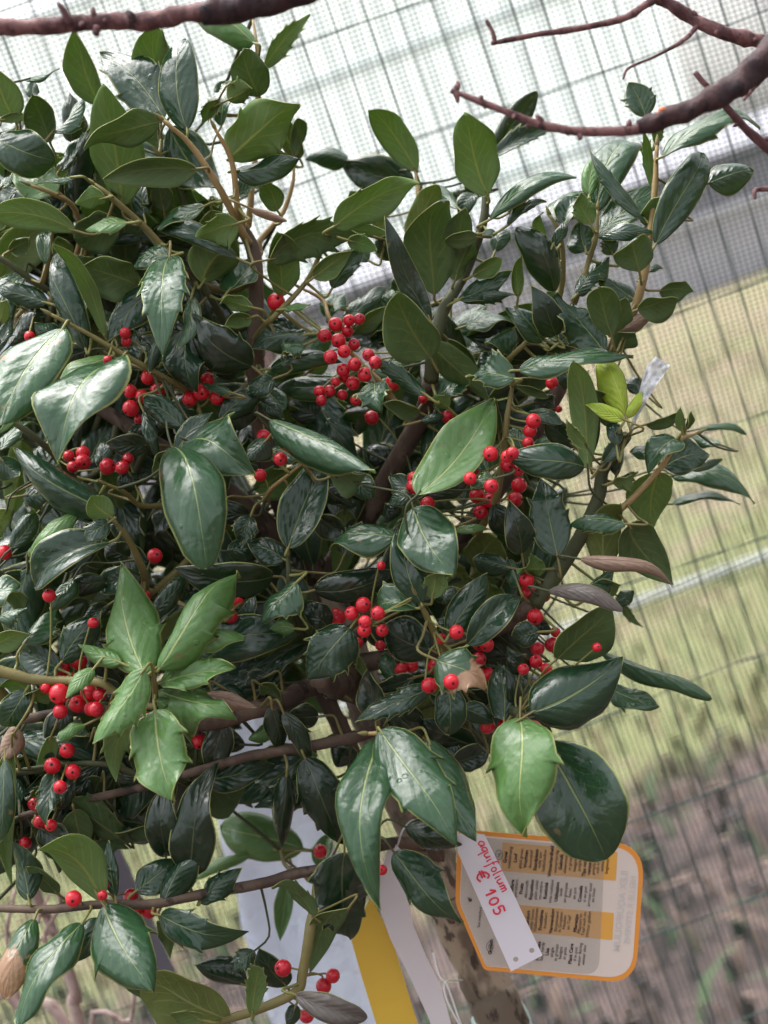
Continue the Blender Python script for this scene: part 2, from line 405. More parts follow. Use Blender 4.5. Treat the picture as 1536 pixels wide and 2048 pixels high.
far_tree(17.5, 44, 9.5, 5.5, 'bare tree in haze-paled grey standing beyond the right end of the greenhouse')

# ------------------------------------------------------------------ wire fence + windbreak net
FY = 1.14
fz0, fz1 = -.02, 2.35; fx0, fx1 = -1.5, 1.7
fence = thing('wire_fence', 'green welded wire fence behind the holly, carrying the windbreak net', 'fence', (0, FY, 0))
wire_m = simple('fence_wire_green', (.012, .040, .036), .45, .4, .2, 30)
n = 0
for i in range(int((fx1 - fx0) / .027) + 1):
    x = fx0 + i * .027
    pts = [Vector((x + .006 * noise.noise(Vector((i * 3.1, k * .8, 1))), .004 * noise.noise(Vector((i * 1.7, k, 5))) + .006, fz0 + (fz1 - fz0) * k / 8)) for k in range(9)]
    tube('vertical_wire', pts, [.0007] * 9, wire_m, fence, sides=6, sub=2)
for j in range(int((fz1 - fz0) / .10) + 1):
    z = fz0 + .03 + j * .10
    pts = [Vector((fx0 + (fx1 - fx0) * k / 24, .009, z + .010 * noise.noise(Vector((k * .9, j * 2.3, 2))))) for k in range(25)]
    tube('horizontal_wire', pts, [.00075] * 25, wire_m, fence, sides=6, sub=2)
for x in (fx0 - .03, fx1 + .03):
    po = tube('post', [(x, .012, -.15), (x, .012, 2.45)], [.024, .024], wire_m, fence, sides=12)
    tube('post_cap', [(x, .012, 2.44), (x, .012, 2.475)], [.027, .02], wire_m, po, sides=12, sub=1)
net = thing('windbreak_net', 'fine dark green windbreak net stretched against the wire fence', 'net', (0, FY, 0))
def net_y(x, z):
    return -.022 + .016 * noise.noise(Vector((x * 2.2, z * 2.2, 9))) + .004 * noise.noise(Vector((x * 9, z * 9, 4)))
V, F = [], []
NW, NH, TR = .0045, .0037, .00035
def thread(P):
    v, f = tube_data(P, [TR] * len(P), 3, cap=False); k = len(V); V.extend(v); F.extend([tuple(q + k for q in z) for z in f])
for i in range(int((fx1 - fx0) / NW)):
    x = fx0 + i * NW
    tw = .0006 if i % 7 else 0
    thread([Vector((x + .012 * noise.noise(Vector((x * 3, z * 3, 2))) , net_y(x, z), z)) for z in np.linspace(fz0 + .04, fz1 - .02, 30)])
for j in range(int((fz1 - fz0) / NH)):
    z = fz0 + .05 + j * NH
    if z > fz1 - .02: break
    thread([Vector((x, net_y(x, z) + .0004, z + .014 * noise.noise(Vector((x * 2.5, z * 2.5, 7))))) for x in np.linspace(fx0, fx1, 40)])
o = mesh_obj('net_weave', V, F, simple('net_green', (.018, .048, .046), .5, .4, .2, 30), net); o['kind'] = 'stuff'
# ------------------------------------------------------------------ holly: traced twigs (photo px, cm behind the 0.85 m plane, radius mm)
SEC = {'A': (0, 0), 'B': (500, 0), 'C': (1016, 0), 'D': (0, 500), 'E': (500, 500), 'F': (1016, 500), 'G': (0, 1000), 'H': (500, 1000), 'I': (1016, 1000), 'J': (0, 1520), 'K': (500, 1520)}
SC = 520 / 1536
def sec(s, x, y):
    if s == 'Z': return float(x), float(y)
    return SEC[s][0] + x * SC, SEC[s][1] + y * SC
def dep(z): return D0 + z / 100.0

tb = px(1060, 2180, dep(9)); tree_base = Vector((tb.x + .02, tb.y + .02, -.03))
holly = thing('holly_tree', 'young holly tree with glossy dark leaves and clusters of red berries', 'tree', tree_base)
SAMP_P, SAMP_R = [], []           # sampled wood for attaching stalks
def wood(name, pts, rad, mat, bump=0.0, sides=8, sub=6):
    P, r = smooth_line(pts, rad, sub)
    V, F = tube_data(P, r, sides, bump, len(SAMP_P))
    o = mesh_obj(name, [v - tree_base for v in V], F, mat, holly)
    SAMP_P.extend(P); SAMP_R.extend(r); return o
def pl(lst): return [px(x, y, dep(z)) for x, y, z in lst]

trunk_pts = [tree_base, tree_base.lerp(px(1060, 2180, dep(9)), .55)] + pl([(1030, 2105, 9), (985, 2000, 9), (922, 1850, 9), (852, 1690, 9), (765, 1490, 9), (700, 1310, 9), (640, 1165, 9)])
P, r = smooth_line(trunk_pts, [.024, .019, .0172, .0168, .0160, .0150, .0140, .0130, .0118], 10)
V, F = tube_data(P, r, 20, .16, 3)
trunk = mesh_obj('trunk', [v - tree_base for v in V], F, M['trunk'], holly)
SAMP_P.extend(P); SAMP_R.extend(r)
for q, ang, rr in ((.62, 0, .009), (.72, 2.0, .007), (.52, 4, .006)):      # pruning scars on the bark
    i = int(q * len(P)); c = P[i] - FW * r[i] * .93 + RT * r[i] * .35 * math.cos(ang)
    tt = (P[i + 1] - P[i]).normalized()
    V, F = tube_data([c, c - FW * .0016, c - FW * .0018], [rr * .62, rr * .5, rr * .12], 9, .3, i)
    V = [v + tt * tt.dot(v - c) * .9 for v in V]
    mesh_obj('bark_scar', [v - tree_base for v in V], F, M['limb'], trunk, M=Matrix.Translation((0, 0, 0)))

MAIN = [  # limbs: pts, start radius, end radius
    ([(640, 1165, 9), (545, 965, 6), (513, 760, 3), (510, 520, 2), (470, 440, 2)], 7.5, 3.6, 'limb'),
    ([(640, 1165, 9), (730, 1040, 8), (800, 910, 5), (845, 830, 3), (862, 760, 1)], 8, 5.2, 'limb'),
    ([(862, 760, 1), (868, 700, 0), (885, 625, 0), (930, 545, 1), (965, 450, 0), (972, 388, 0)], 5.0, 2.2, 'stem'),
    ([(625, 1140, 9), (480, 1000, 6), (300, 880, 5), (120, 760, 5), (30, 640, 5)], 7, 3, 'limb'),
    ([(690, 1290, 8), (850, 1150, 6), (980, 1000, 5), (1090, 830, 4), (1158, 700, 3)], 8, 4, 'limb'),
    ([(700, 1330, 8), (860, 1300, 4), (985, 1260, 2), (1067, 1210, 0)], 6.5, 4.5, 'limb'),
    ([(1067, 1210, 0), (1107, 1156, 0), (1158, 1078, 0), (1195, 1000, 0), (1206, 940, 0), (1232, 900, -1), (1253, 872, -2)], 5.0, 3.4, 'stem'),
    ([(720, 1390, 8), (629, 1372, 5), (568, 1403, 2), (500, 1422, 0), (420, 1445, 0), (320, 1440, 1), (180, 1420, 1), (40, 1440, 1)], 7.5, 3, 'limb'),
    ([(800, 1560, 8), (770, 1468, 3), (703, 1476, 1), (600, 1496, 0), (500, 1512, 0), (400, 1540, 0), (300, 1570, 0), (118, 1612, 0), (40, 1634, 0)], 4, 2.2, 'limb'),
    ([(760, 1470, 7), (900, 1440, 3), (1000, 1420, 0), (1040, 1425, -3)], 5, 3, 'stem'),
    ([(855, 1690, 8), (760, 1690, 3), (662, 1735, 0), (600, 1745, 0), (520, 1767, 0), (403, 1788, -1), (305, 1808, -2), (196, 1809, -2), (102, 1818, -2), (-20, 1816, -1)], 4.2, 2.3, 'limb'),
    ([(640, 1738, 0), (632, 1800, -1), (622, 1850, -2), (606, 1943, -2), (591, 1984, -2), (510, 2021, -2), (440, 2042, -2), (360, 2075, -2)], 3.6, 2.4, 'twig'),
    ([(850, 800, 3), (980, 760, 5), (1100, 720, 5), (1200, 700, 4), (1240, 690, 3)], 4.5, 4, 'limb'),
]
for pts, r0, r1, mt in MAIN:
    n_ = len(pts)
    wood('branch', pl(pts), [(r0 + (r1 - r0) * i / (n_ - 1)) / 1000 for i in range(n_)], M[mt], .12, 9)
N_MAIN = len(SAMP_P)
TW = [  # visible twigs, root first
    ([(490, 474, 1), (440, 379, -1), (382, 291, -2), (325, 240, -3)], 3.2, 1.9, 'ytwig'),
    ([(480, 430, 0), (474, 406, -1), (463, 321, -2), (430, 257, -3)], 3, 1.6, 'ytwig'),
    ([(385, 560, 2), (338, 508, 0), (288, 453, -1), (217, 390, -2), (188, 368, -2)], 3, 1.8, 'twig'),
    ([(455, 650, 3), (406, 574, 1), (325, 500, 0), (280, 450, 1)], 3, 2, 'stem'),
    ([(390, 480, 3), (360, 380, 2), (318, 311, 1)], 3, 1.6, 'stem'),
    ([(372, 777, 1), (288, 733, -2), (183, 672, -3), (101, 628, -4)], 2.8, 1.6, 'twig'),
    ([(110, 600, 3), (75, 568, 2), (0, 517, 1), (-40, 500, 1)], 2.8, 2, 'stem'),
    ([(160, 960, 3), (95, 896, 0), (27, 845, -1), (-30, 820, -1)], 3, 2, 'stem'),
    ([(300, 1185, 3), (288, 1145, 0), (257, 1078, -2), (223, 1037, -3)], 3.4, 1.8, 'twig'),
    ([(330, 1010, 3), (280, 1010, 1), (250, 985, -1), (212, 968, -2)], 2.2, 1.6, 'twig'),
    ([(-40, 1336, -2), (0, 1342, -2), (68, 1359, -2), (130, 1362, -2), (200, 1365, -3), (237, 1389, -3), (305, 1413, -4), (310, 1385, -5), (306, 1342, -6)], 4.6, 1.9, 'twig'),
    ([(612, 1291, 5), (588, 1220, 1), (578, 1162, -1), (576, 1110, -1)], 2.8, 1.8, 'stem'),
    ([(890, 1300, 2), (882, 1291, -2), (855, 1237, -4), (832, 1190, -5)], 3, 2, 'twig'),
    ([(1170, 1075, 0), (1253, 1008, -1), (1320, 937, -1), (1358, 882, -1), (1395, 866, -1)], 2.8, 1.5, 'ytwig'),
    ([(960, 1060, 3), (990, 1000, 0), (1002, 945, -1), (1015, 830, -2), (1025, 770, -2)], 3, 2, 'twig'),
    ([(1240, 690, 3), (1263, 635, 0), (1287, 557, -1), (1300, 470, -1), (1310, 372, -1), (1314, 290, -1)], 3.6, 2, 'ytwig'),
    ([(1130, 660, 3), (1158, 581, 0), (1178, 520, 0), (1192, 474, -1), (1195, 420, -1)], 2.8, 1.5, 'twig'),
    ([(1100, 690, 3), (1125, 560, 1), (1121, 474, 0), (1100, 430, 0)], 2.6, 1.5, 'twig'),
    ([(980, 760, 4), (1023, 713, 1), (1060, 676, 0), (1090, 620, 0)], 2.6, 1.7, 'twig'),
    ([(490, 720, 4), (524, 656, 1), (550, 632, 0), (612, 564, 0), (645, 500, 0), (680, 460, 0), (770, 480, 2)], 2.4, 1.5, 'twig'),
    ([(780, 790, 4), (764, 767, 3), (700, 703, 3), (660, 640, 3), (645, 600, 4), (600, 575, 4)], 2.4, 1.4, 'ytwig'),
    ([(530, 1000, 4), (547, 974, 0), (605, 927, -1)], 2, 1.3, 'ytwig'),
    ([(520, 480, 4), (564, 427, 5), (585, 369, 5), (588, 332, 5)], 2.4, 1.3, 'ytwig'),
    ([(500, 420, 3), (506, 350, 3), (512, 290, 3), (515, 120, 3), (505, 35, 4)], 2.6, 1.3, 'ytwig'),
    ([(850, 480, 6), (835, 380, 7), (830, 340, 8)], 2, 1.3, 'ytwig'),
    ([(170, 520, 4), (150, 420, 1), (110, 390, -1), (60, 370, -2)], 2.4, 1.4, 'ytwig'),
    ([(100, 440, 3), (40, 350, 1), (20, 310, 0), (-10, 270, 0)], 2.2, 1.4, 'ytwig'),
    ([(160, 480, 3), (150, 420, 1), (112, 380, 0)], 2, 1.3, 'ytwig'),
    ([(330, 1180, 4), (440, 1240, 0), (470, 1215, -1)], 2, 1.4, 'twig'),
    ([(720, 1260, 5), (735, 1240, 0), (745, 1250, -2)], 2, 1.4, 'stem'),
    ([(130, 1540, 0), (34, 1545, -1), (-20, 1546, -1)], 2.6, 2.4, 'stem'),
    ([(300, 1560, 0), (220, 1530, -1), (135, 1528, -1), (40, 1540, -1)], 2.4, 1.8, 'stem'),
    ([(400, 1490, 1), (508, 1427, 1)], 1.8, 2.2, 'limb'),
    ([(790, 1500, 5), (795, 1475, 0), (768, 1468, -5), (735, 1467, -5.5)], 3, 2, 'ytwig'),
    ([(640, 1760, 2), (575, 1735, 6), (560, 1700, 8)], 2, 1.6, 'twig'),
]
def nearest_main(p):
    best = None
    for q, r in zip(SAMP_P[:N_MAIN], SAMP_R[:N_MAIN]):
        d = (q - p).length + (0.02 if q.y < p.y - .01 else 0)
        if best is None or d < best[0]: best = (d, q, r)
    return best
for pts, r0, r1, mt in TW:
    W_ = pl(pts); n_ = len(W_)
    d, q, rq = nearest_main(W_[0])
    rad = [(r0 + (r1 - r0) * i / (n_ - 1)) / 1000 * .8 for i in range(n_)]
    if d > .004:
        m_ = q.lerp(W_[0], .5) + Vector((0, .01, -.01)) * min(1, d / .05)
        W_ = [q, m_] + W_; rad = [min(rq, rad[0] * 1.15), rad[0] * 1.1] + rad
    rad[-1] *= .72
    tw_o = wood('branch', W_, rad, M[mt], .22, 8, 5)
    e = W_[-1]; dr_ = (W_[-1] - W_[-2]).normalized(); r_ = rad[-1]
    P, rr_ = smooth_line([e - dr_ * .001, e + dr_ * .0015, e + dr_ * .004, e + dr_ * .0065], [r_ * .9, r_ * 1.35, r_ * 1.0, r_ * .15], 3); V, F = tube_data(P, rr_, 7)
    mesh_obj('bud', [v - tree_base for v in V], F, M['twig'], tw_o)
rh = random.Random(77)                                   # inner branches carrying the leaves deep in the crown
for k in range(34):
    x, y, z = rh.uniform(-40, 1150), rh.uniform(430, 1500), rh.uniform(5, 17)
    e = px(x, y, dep(z)); d, q, rq = nearest_main(e)
    if d > .24 or d < .03: continue
    m_ = q.lerp(e, .5) + Vector((rh.uniform(-.01, .01), .012, rh.uniform(-.015, .005)))
    wood('branch', [q, m_, e], [.0024, .0019, .0012], M['stem'], .2, 7, 7)
SP = np.array([tuple(p) for p in SAMP_P])

# ------------------------------------------------------------------ leaves
def leaf_geo(L, Wd, sp, rs, arch, fold, cup, wave, twist, tipcurl, blunt, roll=0, nu=4):
    ks = []
    if sp:
        if sp == 1: ks = []
        else: ks = [(.30 + .62 * (k + .3 + rs.uniform(-.15, .15)) / (sp - .4)) for k in range(sp - 1)]
        ks = [k for k in ks if .2 < k < .93]
    vs = sorted(set([0, .02, .06] + list(np.linspace(.12, .94, 13)) + [.965, .985, 1.0] + sum([[k - .045, k - .012, k + .004, k + .03] for k in ks], [])))
    vs = [v for v in vs if 0 <= v <= 1]
    p, q = .62, (.55 if blunt else .92)
    nrm = (p / (p + q)) ** p * (q / (p + q)) ** q
    us = np.concatenate([-np.linspace(1, 0, nu + 1)[:-1] ** .9, [0], np.linspace(0, 1, nu + 1)[1:] ** .9])
    amp = {s: [rs.uniform(.14, .30) for _ in ks] for s in (-1, 1)}
    ph = rs.uniform(0, 6.28); fr = rs.uniform(7, 12)
    nw = len(us); T = []; UV = []; bow = rs.uniform(-.07, .07); sd_n = rs.uniform(0, 99); asym = rs.uniform(-.09, .09)
    for v in vs:
        f0 = (v ** p * (1 - v) ** q) / nrm
        if v > .93 and blunt: f0 = f0 * .93 + .0
        yb = L * v
        tw = twist * (v - .35)
        for u in us:
            s = 1 if u >= 0 else -1
            f = f0
            dy = 0.0
            if ks:
                sc_ = 0
                for k, a in zip(ks, amp[s]):
                    t = (v - k)
                    pk = max(0, 1 - abs(t) / (.045 if t < 0 else .03))
                    sc_ += a * pk ** 1.3; dy += .05 * L * a / .15 * pk ** 2 * abs(u) ** 4
                f = f0 * (.93 + sc_ * abs(u) ** 2)
            h = Wd / 2 * f * (1 + s * asym + .10 * noise.noise(Vector((v * 4.5, s * 3.7, sd_n))))
            x = u * h
            z = L * arch * 4 * v * (1 - v)
            z += fold * abs(x)
            z -= cup * u * u * h * (h / (Wd / 2 + 1e-6)) ** .5
            z += wave * Wd * abs(u) ** 2 * math.sin(fr * v + ph + (1.4 if s > 0 else 0)) * min(1, 5 * v)
            if v > .6: z -= tipcurl * L * (v - .6) ** 2 * 3
            if roll and abs(u) > .25:                     # rolled-under margin
                a_ = roll * (abs(u) - .25); x2 = s * h * (.25 + math.sin(min(a_, 2.6)) / max(roll, .01)); z -= h * (1 - math.cos(min(a_, 2.6))) / roll; x = x2
            c, s_ = math.cos(tw), math.sin(tw)
            T.append((x * c - z * s_ * .6 + bow * L * 4 * v * (1 - v), yb + dy, z * (.4 + .6 * c) + x * s_)); UV.append((u * .5 + .5, v))
    T = np.array(T); nv = len(vs)
    # vertex normals by grid differences
    G_ = T.reshape(nv, nw, 3)
    du = np.gradient(G_, axis=1); dv = np.gradient(G_, axis=0)
    nn = np.cross(du, dv); ln = np.linalg.norm(nn, axis=2, keepdims=True); nn = np.where(ln > 1e-12, nn / np.maximum(ln, 1e-12), np.array([0, 0, 1.]))
    th = .00042
    Bt = (G_ - nn * th).reshape(-1, 3)
    V = np.concatenate([T, Bt]); o_ = nv * nw
    F, mi = [], []
    for i in range(nv - 1):
        for j in range(nw - 1):
            a = i * nw + j; F.append((a, a + 1, a + nw + 1, a + nw)); mi.append(0)
            F.append((o_ + a, o_ + a + nw, o_ + a + nw + 1, o_ + a + 1)); mi.append(1)
        a = i * nw; F.append((a, a + nw, o_ + a + nw, o_ + a)); mi.append(2)
        a = i * nw + nw - 1; F.append((a, o_ + a, o_ + a + nw, a + nw)); mi.append(2)
    return V, F, mi, UV + UV

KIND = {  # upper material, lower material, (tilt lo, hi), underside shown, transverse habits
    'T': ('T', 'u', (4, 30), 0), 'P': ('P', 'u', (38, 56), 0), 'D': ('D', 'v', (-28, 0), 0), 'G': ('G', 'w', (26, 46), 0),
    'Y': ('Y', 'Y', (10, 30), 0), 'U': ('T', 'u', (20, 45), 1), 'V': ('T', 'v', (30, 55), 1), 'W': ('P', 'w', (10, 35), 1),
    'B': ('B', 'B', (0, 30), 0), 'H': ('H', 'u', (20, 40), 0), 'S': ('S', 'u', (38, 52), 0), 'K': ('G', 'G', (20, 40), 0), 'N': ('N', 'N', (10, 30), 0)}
UPc = Vector((-math.sin(ROLL), math.cos(ROLL), 0))     # world up in camera axes (x right, y up, z to the camera)
CM = Matrix((RT, UP, -FW)).transposed()                # camera axes -> world

def place_leaf(bx, by, tx, ty, w, kind, z, sp, seed, curl=0):
    rs = random.Random(seed)
    if not sp and kind in 'TPDUVW' and w < 52 and rs.random() < .42: sp = rs.choice((2, 3, 4, 5))
    if kind == 'B': curl = 1
    up_m, lo_m, (t0, t1), under = KIND[kind]
    d = dep(z)
    tau = R(rs.uniform(t0, t1)); sig = R(rs.uniform(-16, 16))
    n = Vector((math.sin(sig), 0, 1 if not under else -1)).normalized()
    n = (n * math.cos(tau) + UPc * math.sin(tau)).normalized()
    a = Vector((tx - bx, -(ty - by), 0)) * mpp(d)
    k = -(a.dot(n)) / n.z                                   # depth run so that the axis lies in the leaf plane
    lim = .75 * a.length; k = max(-lim, min(lim, k))
    B_ = px(bx, by, d); dz = k
    T_ = px(tx, ty, d - dz)
    y = (T_ - B_); L = y.length; y = y / L
    nw_ = CM @ n; nw_ = (nw_ - y * nw_.dot(y)).normalized()
    xax = y.cross(nw_).normalized()
    # apparent width -> real width
    xc = CM.transposed() @ xax
    ac = a.normalized(); perp = Vector((-ac.y, ac.x, 0))
    fac = max(.45, abs(xc.dot(perp)))
    Wd = w * mpp(d) / fac
    Wd = min(Wd, L * .95)
    Mt = Matrix(((xax.x, y.x, nw_.x, B_.x), (xax.y, y.y, nw_.y, B_.y), (xax.z, y.z, nw_.z, B_.z), (0, 0, 0, 1)))
    ratio = Wd / L
    arch = rs.choice((.03, .08, .14, .2, -.05)) * rs.uniform(.7, 1.2); fold = rs.choice((.1, .25, .45, .65)) * rs.uniform(.7, 1.2) * (1 if rs.random() < .75 else -.7)
    cup = rs.uniform(.1, .75); wave = rs.uniform(.02, .12) * (1.6 if sp else 1); twist = rs.uniform(-1.0, 1.0); tc = rs.uniform(-.1, .5)
    if kind in 'B': cup += .5; wave += .06; twist *= 2; tc += .2
    roll = rs.uniform(1.2, 2.2) if (curl or rs.random() < .16) else 0
    geo = leaf_geo(L, Wd, sp, rs, arch, fold, cup, wave, twist, tc, rs.random() < .35 and not sp, roll)
    return Mt, geo, (M[up_m], M[lo_m], M['rim'] if kind not in 'BY' else M[up_m]), B_, y, L * Wd

def stalk_pts(B_, y, reach=.16):
    b = np.array(tuple(B_)); dv = SP - b; dist = np.linalg.norm(dv, axis=1)
    back = -(dv @ np.array(tuple(y))) / np.maximum(dist, 1e-6)      # 1 when the wood lies straight behind the blade
    cost = dist * (1.35 - .35 * back) + np.where(dv[:, 1] < -.03, .03, 0)
    i = int(np.argmin(cost)); q = Vector(SP[i]); L = (q - B_).length
    s = min(.4 * L, .012)
    pts = [q, q.lerp(B_ - y * s, .55) + Vector((0, .15 * L, -.05 * L)), B_ - y * s, B_, B_ + y * .004]
    return pts, L

LEAVES = {}
LEAVES['A'] = '''590 610 470 170 190 U 1;930 700 880 160 215 U 2;1105 750 1080 190 210 T -2;960 690 600 310 250 T -1 s3;1490 250 1150 100 150 K 2;1530 560 1420 270 200 V 2
80 690 -20 380 210 U 0;150 470 340 400 50 P 1;190 580 200 480 70 T 3;290 830 200 570 190 V 1;310 780 480 580 90 P 0;420 830 400 560 150 D 3;-20 830 310 940 230 T -1
720 1200 615 530 270 U 1;930 720 490 800 140 V -3;1145 1000 630 1050 140 V -3;1010 760 1290 1110 250 T 2;1290 590 1200 720 100 U 0;1310 740 1440 480 120 P 1;1350 590 1480 520 120 U 0 s3
1360 930 1735 590 260 U -2 s2;1390 1010 1755 940 140 T -1;460 1260 500 780 140 D 3;350 1010 480 790 80 T 2;330 1140 90 1030 200 K -1 s2;440 1045 215 1055 40 P -3;0 710 185 690 50 U -1
0 1110 90 1030 70 P 0;300 1230 60 1170 120 T 1;430 1360 -40 1260 150 U -2;620 1170 460 1200 100 U -3;745 1320 515 1350 100 G -3 s3;700 1330 450 1400 200 V 1;850 1270 800 1040 130 T 2
970 1240 930 1050 120 V 2;1200 1220 930 1330 100 P 0;1400 1320 1170 1400 150 U -2 s3;1250 1250 1270 1560 240 U 1;1390 1520 930 1330 110 T -1;1290 590 1360 490 90 T 3;1400 1150 1536 1090 120 T 1
1010 680 1060 600 80 T 2;1060 660 960 190 120 U 3 s3;270 1560 320 1370 70 P -1;400 1500 340 1400 110 U 1;130 1130 20 1190 110 T 2;760 1140 880 1000 110 D 4;60 1480 180 1400 120 V 2'''
LEAVES['B'] = '''90 395 345 115 130 U 6;290 930 170 650 130 W 6;270 930 300 690 80 V 5;570 950 330 930 110 T 9;960 1090 540 970 190 D 9;980 1000 710 655 170 U 8;1400 1140 1270 690 250 U -1
1440 920 1690 560 170 D 6;1440 930 1800 750 90 T 6;510 1330 945 1070 190 U -2 s2;130 1530 630 1390 170 V -2 s4;560 1350 800 1365 70 U 0 s2;580 1420 745 1470 100 U -1 s2;930 1390 1090 1090 140 W 3
1090 1727 1090 1175 260 V 0;1240 1500 1270 1220 140 V 0;1340 1400 1150 1400 90 V -2;1370 1380 1450 1370 70 P -2;1060 1880 830 1300 120 D -2;190 1740 150 1370 170 U 1;0 1230 200 1320 60 B -4
160 1240 60 1060 120 U 3;1430 1290 1894 1030 110 P -2;1350 1140 1150 1180 100 D 5;1330 1150 1240 1290 90 T 4;810 1440 720 1260 120 W 3;650 1200 590 1130 70 U 6;1230 1230 1080 1080 60 P 3
700 1540 560 1480 110 T 3;860 1530 760 1410 120 D 3;1450 1480 1520 1340 90 T 2;420 1480 330 1400 90 U 2'''
LEAVES['C'] = '''810 690 720 495 160 T 2 s3;870 840 910 720 60 U 0;815 1300 495 895 80 T -1;530 1240 800 860 220 P 1;480 1150 520 920 110 K 0;855 1110 800 780 60 U 1;930 920 1470 690 120 P -2;880 1430 1195 900 230 T -2
1190 1080 1450 1000 160 T 0;490 1320 420 1140 120 U -2;280 1300 430 1100 150 P 0;340 1330 400 1150 110 T -1;270 1440 340 1310 60 T -2;460 1480 430 1310 150 T 0;540 1380 850 1110 150 P 0;820 1330 950 1150 140 V 0
540 1400 850 1370 90 T -1;775 1600 740 1400 330 V -3;270 1717 80 1360 170 D -1;0 1330 220 1190 60 T -2;0 1260 90 1210 70 T 0;230 1536 160 1240 70 U 0;300 1540 250 1440 120 D 2;620 1500 560 1400 110 T 1;1000 1250 880 1180 90 D 2'''
LEAVES['D'] = '''500 570 270 0 160 T -3;620 510 330 0 90 U -2;800 200 500 90 230 V -1;560 180 380 60 170 V 2;1000 40 790 100 140 P -2;1000 55 965 600 220 P -3 s4;900 220 650 530 170 T -1;650 470 600 370 110 P 0 s3
1200 190 1380 -60 220 U 0;1350 240 1480 70 150 P 0;1480 680 1140 400 260 D 0 s2;1490 340 1300 290 90 U -1;1480 400 1330 440 80 U 0;1130 280 1050 560 90 P 0;1100 480 1130 800 240 T 0 s2;930 540 890 720 85 T -2
360 480 10 1030 330 S -5;640 640 330 830 140 K -3;690 685 340 1195 340 P -5;640 1536 90 1175 250 T -3;300 860 0 1050 60 G -3;1020 1180 1205 1827 300 P -5;1130 1130 1455 1300 280 P -4 s2
1050 1180 1240 960 100 T -4;1080 1050 860 880 150 T -3;1300 1000 1530 810 180 T 0;870 1150 640 1140 120 D 2;600 1290 620 1110 90 T 2;700 1400 820 1330 120 D 1;655 1577 530 1460 140 U -4;640 1610 490 1707 110 T -4
0 1230 110 1330 140 T 0;140 1450 300 1430 120 T 1;60 560 200 380 140 D 1;-10 560 60 400 90 T 0;330 500 210 440 130 T -1;290 380 80 290 100 D 2;270 310 -40 230 130 T 1;0 440 30 300 90 U 0;500 600 360 620 130 D 1
720 580 880 560 130 T 1;1360 840 1210 790 50 P -1;850 960 930 1230 100 T 0;1010 1180 910 1330 90 V -1;1480 880 1400 1060 150 D 2;0 1180 210 990 80 P 1;860 430 810 520 100 T -1;420 250 560 180 110 D 3
1200 1000 1290 1180 120 D 3;340 1390 420 1490 120 D 2;760 1090 1000 1010 110 D 3;1060 620 980 480 120 D 2;1400 700 1280 740 110 D 2'''
LEAVES['E'] = '''380 160 600 0 130 U -1;490 220 660 -10 110 T 0 s3;470 400 540 250 120 P 4;560 400 800 200 100 T 6;620 480 820 340 80 V 5;950 270 850 130 150 T 4 s3;1060 620 860 215 270 V -3;1075 570 1390 850 160 V -2
1210 180 1300 -40 150 V 0;1320 150 1480 60 130 U 0;1240 290 1536 130 110 T -1;1250 290 1560 250 90 T 0;1180 480 1390 300 120 P 4;1280 450 1560 400 110 P 3;1560 460 1400 560 150 P 2 s4;1170 530 1330 680 110 V 1
330 500 0 560 150 T 0 s2;320 560 180 630 90 P 0;130 700 520 650 110 T 1;560 790 140 800 130 T 3;410 1000 250 880 160 D 6;60 900 190 990 80 T 2;90 820 200 940 120 P 3;140 760 0 830 110 T 0
740 790 770 945 190 P -2 s5;1030 850 720 640 90 T -1;1000 960 790 890 90 V 1;1090 870 1300 780 120 P 1;1170 930 1100 860 90 U 0 s3;1000 1430 1430 860 250 K -5;1560 760 1290 730 160 P -3 s5;1470 1080 1440 880 90 V 0
130 1010 710 1290 190 P -4;100 1120 -10 1230 130 T -3;130 1180 360 1230 100 P -2;230 1747 440 1210 220 T -2;480 1280 590 1310 90 T -1;480 1340 670 1290 150 V -1;620 1340 720 1460 120 T 1;980 1470 830 1340 120 T -1 s3
960 1450 820 1490 90 T -2;1440 1350 1310 1390 60 P -5 s3;1400 1300 1310 1130 120 P 0;1050 1440 1300 1250 160 D 0;1010 1010 1140 980 70 T 0;200 350 350 330 50 G -1;460 1420 600 1520 150 D 0;700 300 880 260 100 P 7
700 520 780 420 110 P 6;800 680 990 610 130 P 4;950 700 900 790 110 D 4;290 480 130 420 110 T 1;1000 1130 860 1060 130 D 6;560 1050 700 960 130 D 7;420 950 560 900 90 V 7;860 1250 700 1180 130 D 7;1130 1160 1030 1240 110 T 3
1420 620 1300 560 130 P 4;1270 660 1130 760 120 T 3;540 330 420 250 100 P 5;60 560 -20 700 120 D 3;880 420 760 540 130 T 6;350 720 470 640 100 U 4;1500 640 1360 690 120 T 2'''
